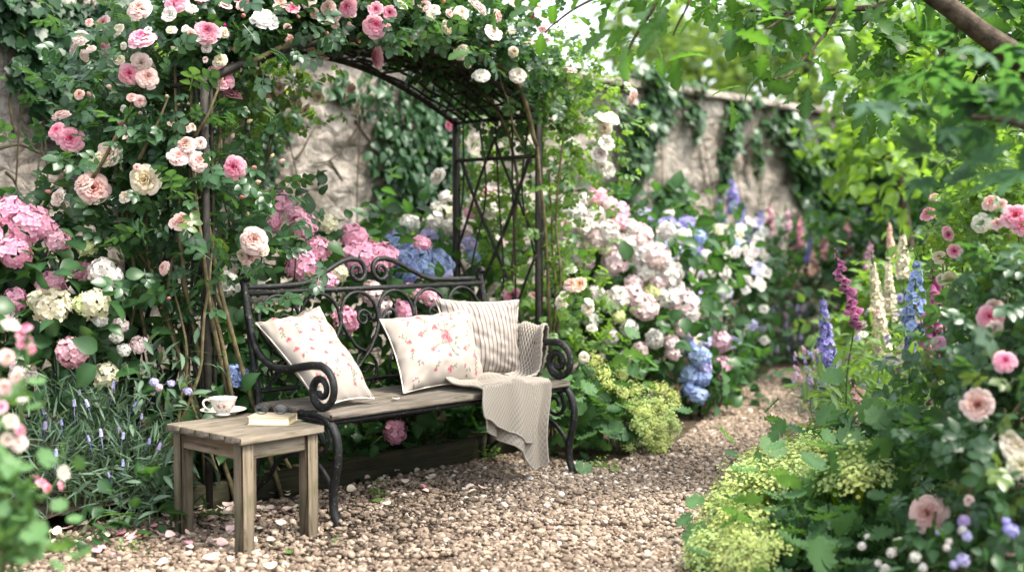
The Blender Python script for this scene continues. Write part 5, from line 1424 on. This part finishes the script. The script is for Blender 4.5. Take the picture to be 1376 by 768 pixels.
canes(t, [[flat(fl[1][0]), D(20, 700, 3.0), D(60, 670, 3.0), D(82, 640, 3.0)], [flat(fl[0][0]), D(25, 640, 3.05), D(30, 540, 3.05), D(38, 440, 3.1)], [flat(fl[0][0]), D(5, 600, 3.0), D(8, 520, 3.05)]], .005, 'stem')

# ---- flower spires
def spire(name, label, cat, px, y0, y1, Y, kind, col, rad, bx_=None, group=None, leafn=10, seed=None):
    """Stalk from the soil to y0; flowers from y0 down to y1 (pixels at depth Y)."""
    g = np.random.default_rng(int((px if not isinstance(px, tuple) else px[0]) * 3 + y0))
    top, low = D(px if not isinstance(px, tuple) else px[0], y0, Y), D(px if not isinstance(px, tuple) else px[1], y1, Y)
    top = top + np.array([g.normal() * .018, g.normal() * .02, 0])
    base = flat(low) + np.r_[g.normal(size=2) * .03, 0]
    t = thing(name, label, cat, base, group)
    mb = MB(); q = smooth_path([base, base * .4 + low * .6 + np.r_[g.normal(size=2) * .012, 0], low, low * .4 + top * .6, top], 5)
    tube(mb, q, np.linspace(.0055, .002, len(q)), 6); mb.build('stem', M['stem'], t)
    ln = np.linalg.norm(top - low); ax = unit(top - low)
    CULL.append((low + np.array([0, -.08, 0]), top + np.array([0, -.08, 0]), rad * 1.1)); CULL.append((low + np.array([0, -.3, 0]), top + np.array([0, -.3, 0]), rad * 1.1))
    mb = MB(); a_ = unit(np.cross(ax, [0, 1, .1])); b_ = np.cross(ax, a_)
    if kind == 'bell':
        n = int(ln / .0125); prof = np.array([(.12, 0), (.32, .25), (.38, .6), (.5, .95), (.56, 1.05)])
        for k in range(n):
            f = k / n; z = ln * f
            a = -PI / 2 + g.normal() * .75
            out_ = unit(math.cos(a) * a_ + math.sin(a) * b_ * -1)
            if f > .8: s = rad * (.35 - 1.2 * (f - .8))
            else: s = rad * (1 - .5 * f)
            dirn = unit(out_ * .75 - ax * (.75 - .8 * max(0, f - .6)))
            R_ = frame(dirn, 0); pm = MB(); lathe(pm, prof * [1, 1.5] * s, 8)
            mb.add(pm.V[0] @ R_.T + low + ax * z + out_ * .004, pm.F[0], g.random(), np.repeat(np.linspace(.2, 1, 5), 8))
        mb.build('flower_spike', M['spike'], t).color = (*vary(C[col]), 1)
        mb = MB(); n2 = 14
        Pz = np.array([low + ax * ln * (.8 + .2 * k / n2) + a_ * .006 * math.cos(k * 2.4) + b_ * .006 * math.sin(k * 2.4) for k in range(n2)])
        lathe_ = MB()
        for k, p_ in enumerate(Pz):
            pm = MB(); lathe(pm, np.array([(.01, -.9), (.5, -.4), (.6, .2), (.02, 1)]) * rad * .28 * (1 - .5 * k / n2), 6); mb.add(pm.V[0] + p_, pm.F[0], .8)
        mb.build('bud_tip', M['stem'], t)
    else:
        n = int(ln / rad * (30 if col != 'cream' else 42))
        f = g.random(n) ** 1.15; an = g.uniform(0, 6.28, n)
        w = rad * (1 - .72 * f ** 1.6) * g.uniform(.55, 1, n)
        d_ = np.cos(an)[:, None] * a_ + np.sin(an)[:, None] * b_
        P_ = low + ax * (ln * f)[:, None] + d_ * w[:, None]
        floret_petals(mb, P_, unit(d_ + ax * .25 + g.normal(size=(n, 3)) * .2), rad * (.36 if col != 'cream' else .27) * (1 - .5 * f) * g.uniform(.75, 1.2, n), g, 5, .2)
        mb.build('flower_spike', M['spike'], t).color = (*vary(C[col]), 1)
        mb = MB()
        for k in range(16):
            p_ = low + ax * ln * (.93 + .2 * k / 16) + (a_ * math.cos(k * 2.4) + b_ * math.sin(k * 2.4)) * rad * .16 * (1.1 - k / 16)
            pm = MB(); lathe(pm, np.array([(.01, -.9), (.5, -.4), (.6, .2), (.02, 1)]) * rad * .17 * (1.1 - .6 * k / 16), 6); mb.add(pm.V[0] + p_, pm.F[0], .8)
        tube(mb, [low + ax * ln * .9, low + ax * ln * 1.13], .0022, 5)
        mb.build('bud_tip', M['stem'], t)
    if leafn:
        hh = max(.12, low[2])
        n = leafn; f = g.random(n) * .75; an = g.uniform(0, 6.28, n)
        d_ = np.stack([np.cos(an), np.sin(an), .5 + 0 * an], 1)
        pos = base + np.c_[np.zeros((n, 2)), f * hh * .9 + .03]
        put_leaves(MB(), L['lance'], pos, unit(d_), unit(np.array([0, 0, 1]) + .2 * g.normal(size=(n, 3))), g.uniform(.1, .19, n) * (1.1 - .6 * f), g.random(n)).build('foliage', M['lance_leaf'], t)
    return t
spire('delphinium', 'violet-blue delphinium spike by the lavender on the right side of the path', 'flower spire', (1100, 1112), 402, 500, 6.6, 'star', 'violet', .052)
spire('delphinium', 'thick pale blue delphinium spike next to the magenta foxglove', 'flower spire', 1227, 352, 445, 6.2, 'star', 'blue', .066)
spire('delphinium', 'short blue delphinium tip low in the border under the thick pale blue spike', 'flower spire', 1222, 440, 470, 6.25, 'star', 'violet', .035, leafn=5)
spire('foxglove', 'tall foxglove with a green bud tip and small crimson bells standing over the border', 'flower spire', (1128, 1148), 330, 428, 5.9, 'bell', 'magenta', .04)
spire('foxglove', 'magenta foxglove with large bells beside the shrub roses', 'flower spire', (1246, 1254), 352, 452, 5.5, 'bell', 'magenta', .055)
spire('foxglove', 'stubby magenta foxglove with its bells just below the large-belled one', 'flower spire', (1258, 1252), 452, 492, 5.4, 'bell', 'magenta', .044, leafn=5)
spire('foxglove', 'short pale pink foxglove leaning over the leaves at the path edge', 'flower spire', (1145, 1158), 508, 556, 5.6, 'bell', 'blush', .042)
spire('white_spire', 'cream hollyhock-like spire with round white blossoms, tallest of the white ones', 'flower spire', 1214, 312, 372, 6.9, 'star', 'cream', .048)
spire('white_spire', 'broad cream spire between the tall foxglove and the thick blue delphinium', 'flower spire', (1178, 1186), 352, 475, 6.8, 'star', 'cream', .055)
spire('white_spire', 'narrow cream spire behind the broad one, thinning to a bare tip', 'flower spire', 1197, 345, 430, 7.1, 'star', 'cream', .042)
spire('white_spire', 'pinkish thin spire with a long dry tip near the dark hedge', 'flower spire', 1197, 300, 345, 7.6, 'star', 'peach', .03)
spire('delphinium', 'tall blue delphinium against the bare patch of the far wall', 'flower spire', 986, 240, 285, 10.9, 'star', 'violet', .07)
spire('delphinium', 'smaller blue delphinium just right of the tall one at the far wall', 'flower spire', 994, 275, 305, 10.7, 'star', 'violet', .05)
spire('delphinium', 'blue delphinium beside the pale pink foxglove by the far wall', 'flower spire', 1018, 283, 315, 10.8, 'star', 'violet', .07)
spire('foxglove', 'pale pink foxglove touching the blue delphinium by the far wall', 'flower spire', 1032, 268, 308, 11.0, 'bell', 'hpale', .05)
spire('foxglove', 'dusky foxglove tilted left in front of the ivy curtain', 'flower spire', (1062, 1056), 275, 312, 11.4, 'bell', 'mauve', .055)
spire('foxglove', 'bright pink foxglove in front of the ivy curtain', 'flower spire', 1073, 286, 332, 11.4, 'bell', 'hpink', .055)
spire('foxglove', 'white-tipped pink foxglove before the dark hedge', 'flower spire', 1138, 290, 335, 11.0, 'bell', 'hpale', .055)
spire('foxglove', 'small mauve foxglove lowest before the dark hedge', 'flower spire', 1166, 320, 352, 10.0, 'bell', 'mauve', .045)
spire('foxglove', 'peach foxglove fading out beside the path bend', 'flower spire', 1094, 330, 362, 10.6, 'bell', 'peach', .045)

for lab, px, y0, y1, Y, kd, cl, r_ in (('lilac delphinium leaning out of the lacecap bush', (1004, 1008), 300, 335, 10.2, 'star', 'lilac', .05), ('slim blue delphinium left of the tall one at the far wall', (966, 970), 268, 300, 10.6, 'star', 'blue', .045),
    ('thin white foxglove between the pink ones by the ivy curtain', (1048, 1046), 290, 325, 11.2, 'bell', 'hwhite', .045), ('pale pink foxglove rising out of the distant rose bush', (1108, 1104), 305, 345, 11.3, 'bell', 'hpale', .045), ('violet delphinium half hidden by the distant rose bush', (1085, 1086), 318, 352, 11.0, 'star', 'violet', .045)):
    spire('delphinium' if kd == 'star' else 'foxglove', lab, 'flower spire', px, y0, y1, Y, kd, cl, r_)

# ---- right border
lav2 = [lb(1112, 525, 6.9, .13, .2, .13), lb(1130, 545, 6.5, .12, .18, .11)]
t = thing('lavender', 'pale lavender clump leaning over the gravel on the right side of the path', 'herb', flat(lav2[0][0]))
needles(lav2, 700, .09, 70, 'lav_leaf', t); branchwork(t, flat(lav2[0][0]), lav2, 70, 'stem', 5, .004)
g = np.random.default_rng(71)
lav_heads(t, [(g.uniform(1065, 1145), g.uniform(470, 520)) for _ in range(60)], lav2, .026, ['lilac', 'mauve', 'violet'])
cat = [lb(1062, 440, 11.2, .4, .35, .3), lb(1050, 475, 10.9, .35, .3, .2)]
t = thing('catmint', 'hazy grey-mauve catmint mound where the path bends out of sight', 'herb', flat(cat[1][0]))
needles(cat, 1300, .14, 72, 'lav_leaf', t); branchwork(t, flat(cat[1][0]), cat, 72, 'stem', 4, .005)
lav_heads(t, [(g.uniform(1035, 1095), g.uniform(405, 480)) for _ in range(30)], cat, .04, ['lilac', 'mauve'])
pk = [lb(1095, 385, 11.8, .4, .4, .4), lb(1060, 360, 12.0, .35, .35, .4), lb(1110, 440, 11.2, .35, .3, .35)]
t = shrub('shrub_rose', 'distant rose bush with small pink blooms below the ivy curtain', 'rose bush', flat(pk[2][0]), pk, 650, 'rose', .17, 'rose_leaf', 73)
heads(t, [(g.uniform(1045, 1120), g.uniform(345, 440), g.uniform(4, 9), ['hpale', 'blush', 'hpink', 'white'][g.integers(0, 4)]) for _ in range(30)], pk, 'loose')
for lab, lobes, n, sd, mt, lf, sz in (
    ('glossy strap-leaved perennial along the path edge below the pale pink foxglove', [lb(1185, 590, 5.75, .22, .25, .14), lb(1158, 560, 6.2, .12, .2, .1)], 520, 74, 'lance_leaf', 'lance', .13),
    ('tall green perennial filling the border between the spires', [lb(1205, 530, 6.5, .24, .22, .22), lb(1245, 500, 6.3, .2, .22, .28), lb(1165, 510, 7.1, .2, .25, .16)], 620, 75, 'lance_leaf', 'lance', .1),
    ('pale sunlit perennial behind the cream spires', [lb(1180, 430, 8.0, .3, .3, .25), lb(1230, 410, 7.6, .3, .3, .3), lb(1135, 455, 9.0, .25, .3, .22)], 700, 76, 'lance_leaf', 'ovate', .1),
    ('dark leafy perennial in front of the hedge at the end of the border', [lb(1170, 350, 11.0, .5, .4, .4), lb(1230, 330, 10.5, .5, .4, .5)], 900, 77, 'hyd_leaf', 'ovate', .14)):
    t = shrub('border_perennial', lab, 'perennial', flat(lobes[0][0]), lobes, n, lf, sz, mt, sd, bark='stem', rad=.004)
    if sd in (75, 76):
        heads(t, [(g.uniform(1150, 1260), g.uniform(400, 520), g.uniform(3, 7), ['white', 'cream', 'lilac', 'blush'][g.integers(0, 4)]) for _ in range(26)], lobes, 'loose')
ov = [lb(1240, 590, 4.9, .2, .2, .2), lb(1200, 620, 5.0, .18, .18, .12)]
t = shrub('border_perennial', 'grey-green bush between the path-edge perennials and the pink shrub rose', 'perennial', flat(ov[1][0]), ov, 380, 'ovate', .075, 'rose_leaf', 78, bark='stem')
rb_ = [lb(1345, 475, 4.1, .15, .22, .24), lb(1370, 560, 3.8, .18, .22, .22), lb(1312, 600, 4.1, .13, .2, .2), lb(1355, 660, 3.7, .17, .2, .18), lb(1300, 690, 3.85, .11, .16, .14), lb(1410, 450, 4.0, .2, .25, .3), lb(1305, 530, 4.4, .12, .16, .2)]
t = shrub('shrub_rose', 'dark-leaved shrub rose with big soft pink blooms filling the lower right corner', 'rose bush', flat(rb_[3][0]), rb_, 1000, 'rose', .125, 'rose_leaf', 79, bark='cane', clump=6, spread=.4, rb=.22)
heads(t, [(1330, 426, 17, 'pink'), (1335, 412, 12, 'blush'), (1350, 485, 14, 'pink'), (1315, 545, 25, 'blush'), (1364, 600, 19, 'cream'), (1372, 625, 17, 'cream'), (1248, 690, 24, 'blush'), (1356, 590, 14, 'cream'), (1337, 440, 10, 'pale'), (1302, 672, 7, 'pale'), (1250, 540, 7, 'blush'), (1356, 738, 9, 'blush'), (1262, 460, 9, 'magenta')], rb_, 'rose', face=.8)
rc = [lb(1335, 300, 4.8, .19, .25, .2), lb(1305, 365, 5.0, .13, .2, .2), lb(1370, 330, 4.6, .18, .25, .25), lb(1315, 425, 4.8, .13, .18, .18), lb(1365, 250, 4.9, .2, .25, .16), lb(1280, 305, 5.3, .08, .12, .12)]
t = shrub('shrub_rose', 'taller sunlit rose with yellow-green leaves and small pink blooms at the right edge', 'rose bush', flat(rc[3][0]), rc, 620, 'rose', .1, 'rose_leaf_light', 80, bark='cane', clump=6, spread=.4)
heads(t, [(1247, 287, 10, 'rosy'), (1276, 315, 9, 'rosy'), (1283, 338, 11, 'pink'), (1272, 310, 7, 'pink'), (1365, 290, 17, 'pink'), (1374, 302, 13, 'pink'), (1332, 272, 11, 'blush'), (1318, 300, 12, 'white'), (1345, 275, 8, 'blush'), (1290, 420, 8, 'white'), (1276, 375, 10, 'cream'), (1262, 345, 9, 'cream'), (1300, 380, 12, 'cream'), (1340, 365, 10, 'white'), (1310, 385, 8, 'cream'), (1370, 370, 12, 'white'), (1265, 375, 7, 'white'), (1255, 265, 7, 'peach'), (1340, 300, 8, 'blush')], rc, 'loose', face=.8)
sm = [lb(1220, 745, 3.85, .14, .14, .08), lb(1290, 750, 3.6, .14, .14, .1), lb(1340, 740, 3.5, .1, .12, .12)]
t = shrub('border_perennial', 'low plant with tiny white and violet flowers along the bottom right edge', 'perennial', flat(sm[1][0]), sm, 180, 'ovate', .06, 'hyd_leaf', 81, bark='stem', rad=.003, up=1.1)
heads(t, [(x, y, r, c) for x, y, r, c in ((1158, 733, 6, 'white'), (1210, 730, 9, 'white'), (1198, 742, 7, 'white'), (1230, 748, 8, 'white'), (1180, 756, 5, 'white'), (1190, 765, 8, 'white'), (1272, 735, 5, 'white'), (1295, 700, 9, 'purple'), (1293, 712, 7, 'hwhite'), (1300, 720, 7, 'lilac'), (1262, 714, 5, 'lilac'), (1275, 727, 5, 'white'), (1294, 752, 9, 'lilac'), (1358, 712, 10, 'violet'), (1282, 758, 6, 'lilac'), (1352, 700, 6, 'violet'), (1165, 720, 4, 'white'), (1240, 762, 6, 'white'))], sm, 'hyd', 1.15)

# ------------------------------------------------------------------ trees
def tree(name, label, base, trunk, limbs, crowns, n, leaf, size, mat, seed, rad=.12, cat='tree', **kw):
    t = thing(name, label, cat, base)
    mb = MB(); q = smooth_path(trunk, 7); tube(mb, q, np.linspace(rad, rad * .55, len(q)), 12); mb.build('trunk', M['bark'], t)
    for l_ in limbs:
        r0 = l_[0]; mb = MB(); q = smooth_path(l_[1], 7)
        q = q + .012 * np.stack([vnoise(q, 4, 6), vnoise(q, 5, 6), vnoise(q, 6, 6)], 1)
        tube(mb, q, np.linspace(r0, r0 * .35, len(q)), 9); mb.build('branch', M['bark'], t)
    fol(t, mat, crowns, n, leaf, size, seed, part='crown', **kw)
    return t
oak_c = [(755, 12, 4.5, .13, .15, .1), (815, 15, 4.4, .16, .2, .12), (870, 50, 4.3, .15, .15, .13), (925, 5, 4.1, .16, .2, .1), (850, 90, 4.4, .07, .1, .08), (975, 30, 4.7, .18, .2, .14), (1035, 90, 4.6, .13, .15, .1), (1100, 60, 5.0, .2, .2, .17), (1040, 20, 5.0, .2, .25, .13), (1165, 40, 5.2, .22, .25, .17), (1205, 100, 5.2, .17, .2, .15),
         (1250, 150, 5.1, .18, .2, .2), (1310, 60, 5.3, .24, .25, .18), (1345, 20, 5.5, .25, .25, .15), (1305, 190, 5.6, .2, .2, .15), (1365, 140, 5.4, .2, .25, .2), (1165, 110, 5.4, .1, .15, .1), (1225, 10, 5.5, .2, .25, .15), (905, 45, 4.3, .12, .14, .1), (730, 45, 4.7, .06, .08, .07), (1290, 120, 5.6, .2, .2, .18), (1045, 120, 4.6, .05, .06, .05), (1390, 60, 5.2, .25, .25, .25), (790, 70, 4.5, .07, .08, .06), (1120, 0, 5.3, .25, .25, .15), (1000, -30, 4.9, .3, .3, .12), (870, -20, 4.4, .3, .25, .1)]
OC = [lb(c[0], c[1] - (26 if c[0] < 1200 else 12), *c[2:]) for c in oak_c] + [(np.array([2.7, 5.6, 3.0]), (.7, .7, .5))]
ob = np.array([3.1, 5.7, 0])
B1 = [ob + [0, 0, 1.3], np.array([2.7, 5.5, 1.6]), D(1376, 88, 5.0), D(1330, 50, 4.9), D(1262, 0, 4.9), D(1190, -40, 4.9), D(1060, -60, 4.8), D(900, -50, 4.6)]
for x_, y_ in ((1376, 88), (1353, 70), (1330, 50), (1308, 33), (1285, 17), (1262, 0)):
    CULL.append((D(x_, y_, 4.9), D(x_, y_, 4.9) * [.86, .86, 1] + [0, 0, 0], .075))
limbs = [(.062, B1), (.016, [D(1240, -20, 5.2), D(1180, 10, 5.1), D(1120, 10, 5.0), D(1060, 15, 4.9), D(1010, 15, 4.8)]), (.009, [D(1130, 8, 5.0), D(1118, 30, 4.9), D(1095, 65, 4.8), D(1062, 95, 4.7), D(1040, 105, 4.6)]), (.007, [D(1060, 15, 4.9), D(1035, 35, 4.8), D(1000, 50, 4.7)]), (.007, [D(1180, 0, 5.1), D(1165, 30, 5.1), D(1150, 42, 5.1)]),
         (.01, [D(1290, 30, 5.3), D(1275, 60, 5.3), D(1255, 90, 5.2), D(1230, 120, 5.2)]), (.01, [D(1340, 60, 5.3), D(1310, 110, 5.4), D(1290, 170, 5.5)]), (.01, [D(900, -50, 4.6), D(880, 0, 4.4), D(850, 50, 4.4), D(840, 90, 4.4)]), (.008, [D(900, -50, 4.6), D(820, -10, 4.5), D(760, 15, 4.5), D(730, 45, 4.7)]), (.008, [D(930, -40, 4.6), D(925, 0, 4.2), D(905, 45, 4.3)]), (.01, [D(1350, 70, 5.4), D(1365, 130, 5.4), D(1370, 160, 5.4)])]
tree('oak_tree', 'oak with lobed green leaves whose thick bough reaches in from the upper right', ob, [ob, ob + [.03, 0, .7], ob + [0, 0, 1.5], ob + [-.2, .05, 2.3], ob + [-.5, .0, 3.2]], limbs, OC, 1300, 'oak', .125, 'oak_leaf', 91, rad=.17, clump=8, up=1.0, out=.7, droop=.25, shell=.25, spread=.55)
mp_b = np.array([2.25, 3.5, 0])
MC = [lb(1335, 150, 3.5, .1, .14, .06), lb(1375, 185, 3.4, .11, .14, .07), lb(1395, 110, 3.4, .12, .12, .08), lb(1325, 190, 3.6, .08, .1, .04), lb(1400, 170, 3.4, .25, .2, .15), lb(1370, 215, 3.5, .08, .1, .03)]
tree('maple_tree', 'blurred blue-green maple sprays with pointed leaves just below the oak bough at the right', mp_b, [mp_b, mp_b + [-.05, 0, .7], mp_b + [-.2, 0, 1.3], mp_b + [-.4, 0, 1.55]], [(.018, [mp_b + [-.2, 0, 1.3], D(1400, 180, 3.4), D(1350, 165, 3.4), D(1305, 155, 3.5)]), (.014, [mp_b + [-.3, 0, 1.4], D(1390, 130, 3.4), D(1370, 110, 3.4)])], MC, 90, 'maple', .13, 'maple_leaf', 92, rad=.04, clump=6, up=1.2, out=.7, droop=.3, shell=.3)
hz_b = flat(D(1225, 480, 9.6))
HC = [lb(1150, 205, 9.6, .3, .4, .25), lb(1175, 220, 9.3, .3, .4, .35), lb(1165, 140, 9.8, .35, .4, .3), lb(1210, 200, 9.6, .35, .4, .4), lb(1195, 130, 10, .5, .4, .5), lb(1240, 240, 9.0, .35, .3, .3), lb(1240, 90, 10.4, .6, .5, .6), lb(1330, 110, 10.4, .6, .5, .9)]
tree('hazel_tree', 'sunlit yellow-green hazel leaning over the end of the wall', hz_b, [hz_b, hz_b + [0, 0, .8], hz_b + [-.1, 0, 1.5], hz_b + [-.2, .1, 2.3]], [(.03, [hz_b + [-.05, 0, 1.1], HC[0][0] + [.3, 0, -.1], HC[0][0]]), (.03, [hz_b + [-.1, 0, 1.5], HC[4][0]])], HC, 1500, 'ovate', .13, 'hazel_leaf', 93, rad=.05, clump=7, droop=.3, shell=.35)
dh_b = flat(D(1210, 440, 13.5))
DC = [lb(1170, 280, 13.6, .8, .5, .7), lb(1240, 260, 13.2, .8, .5, .9), lb(1300, 300, 12.6, .8, .5, .9), lb(1200, 340, 13.2, .8, .5, .6), lb(1270, 200, 13.6, .9, .6, .9), lb(1380, 280, 12, .8, .5, 1.0)]
tree('yew_hedge', 'dark clipped yew hedge closing the far end of the garden', dh_b, [dh_b, dh_b + [0, 0, .5], dh_b + [0, 0, 1.2]], [(.05, [dh_b, DC[0][0]]), (.05, [dh_b, DC[2][0]])], DC, 3200, 'ovate', .17, 'dark_leaf', 94, rad=.09, cat='hedge', shell=.6)
far = [('distant green tree with its trunk in view above the middle of the wall', 985, 60, 21, 1.5, 95), ('hazy pale tree rising beyond the far end of the wall', 1085, 95, 19, 1.2, 96), ('distant tree right of the hazy pale one, behind the hazel', 1190, 60, 22, 2.0, 97), ('large distant tree behind the oak bough at the right', 1330, 40, 20, 2.0, 98), ('distant tree mostly hidden by the oak leaves above the arbor', 880, 85, 25, 1.1, 99)]
for lab, px, py, Y, r, sd in far:
    c = D(px, py, Y); b = flat(c)
    cr = [(c + [0, 0, .4 * r], (r, r * .8, r * .9)), (c + [-.5 * r, 0, -.1 * r], (r * .6, r * .6, r * .6)), (c + [.55 * r, 0, -.2 * r], (r * .6, r * .6, r * .6)), (c + [0, .2, 1.3 * r], (r * .8, r * .7, r * .7)), (c + [0, 0, -.8 * r], (r * .5, r * .5, r * .5))]
    tree('garden_tree', lab, b, [b, b + [.1, 0, c[2] * .5], c + [0, 0, r * .5]], [(.07, [b + [.1, 0, c[2] * .5], cr[1][0]]), (.07, [b + [.1, 0, c[2] * .6], cr[2][0]])], cr, 800, 'blob', .28, 'far_leaf', sd, rad=.16, clump=12, shell=.4)

for fn_ in DEFER: fn_()

# ------------------------------------------------------------------ fallen petals, leaves and weeds
def petal_piece(seed):
    g = np.random.default_rng(seed); n = 7
    u, v = np.meshgrid(np.linspace(-1, 1, n), np.linspace(-1, 1, n), indexing='ij')
    x = u * np.sqrt(1 - .5 * v ** 2); y = v * np.sqrt(1 - .5 * u ** 2) * g.uniform(.7, .95)
    z = .28 * x ** 2 + .12 * y ** 2 * g.normal() + .08 * vnoise(np.stack([x, y, x * 0], -1), seed, 1.6)
    mb = MB(); f = grid_faces(n, n)
    Q = np.stack([x, y, z], -1).reshape(-1, 3)
    mb.add(Q, f, .5, .8); mb.add(Q - [0, 0, .05], f[:, ::-1], .5, .8)
    return mb.mesh('fallen_petal', M['petal'])
PET = [petal_piece(s) for s in range(5)]
def lay(me, name, px, py, s, c, label, cat, group, z=.03):
    p = G(px, py, z)
    o = place(me, name, None, p, frame(unit(np.array([random.gauss(0, .25), random.gauss(0, .25), 1]))), s, c)
    return tag(o, label, cat, group)
g = np.random.default_rng(17)
def spots(n):
    out_ = []
    while len(out_) < n:
        z = g.random()
        if z < .5: x, y = g.normal(330, 75), g.normal(690, 26)
        elif z < .72: x, y = g.uniform(380, 650), g.normal(645, 18)
        else: x, y = g.uniform(70, 330), g.normal(715, 22)
        if 60 < x < 720 and 612 < y < 762 and not (y < 640 and x > 640) and not (435 < x < 470 and 690 < y < 716): out_.append((x, y))
    return out_
for x, y in spots(175):
    lay(random.choice(PET), 'fallen_petal', x, y, g.uniform(.012, .025), vary(C[['cream', 'blush', 'pale', 'cream'][g.integers(0, 4)]], .1), 'pale cream or blush petal lying on the gravel around the table and bench', 'petal', 'pale petals scattered on the gravel')
for x, y in [(205, 712), (140, 702), (160, 715), (128, 738), (150, 742), (132, 735), (572, 652), (363, 653), (423, 618), (90, 728), (480, 612), (118, 690), (425, 650), (211, 705), (175, 722), (255, 728)]:
    lay(random.choice(PET), 'fallen_petal', x + g.normal() * 3, y, g.uniform(.016, .023), vary(C['deep'], .1), 'deep pink petal lying on the gravel', 'petal', 'pink petals scattered on the gravel')
for x, y, s, lab in ((380, 742, .075, 'green leaf lying on the gravel in front of the table legs'), (445, 725, .06, 'green leaf lying at the foot of the bench left front leg'), (820, 632, .1, 'long green leaf lying on the gravel beside the bench right front leg'), (355, 690, .05, 'dark leaf lying among petals between the table legs'), (500, 672, .07, 'dark leaf lying on the gravel below the middle of the bench')):
    p = G(x, y, .016); mb = put_leaves(MB(), L['ovate'], p[None], unit(np.array([[1, random.uniform(-.4, .4), 0]])), np.array([[0, -.2, 1.0]]), np.array([s]), np.array([.8]))
    tag(mb.build('fallen_leaf', M['rose_leaf_light'], loc=p), lab, 'leaf')
for k, (x, y, r, lab) in enumerate(((285, 700, .07, 'tiny green weed between the legs of the side table'), (660, 612, .08, 'low weed in the gravel under the hanging throw'), (655, 620, .05, 'sprig of weed beside the low weed under the throw'), (500, 668, .05, 'dark weed seedling in the gravel in front of the bench middle'), (805, 630, .07, 'weed tuft in the gravel beside the bench right front leg'), (175, 742, .04, 'small weed among the pink petals left of the table'))):
    c = G(x, y); lo = [(c + [0, 0, .012], (r, r * .8, .02))]
    t = thing('weed', lab, 'weed', c); foliage(lo, 60, 'ovate', .024, 120 + k, up=1.4, zmin=.004).build('foliage', M['rose_leaf_light'], t)
o = tag(place(PET[1], 'fallen_petal', None, P(.42, -.42, SEAT + .008), frame([0.1, 0, 1]), .018, C['pale']), 'pale petal lying on the wooden bench seat between the cushions', 'petal')
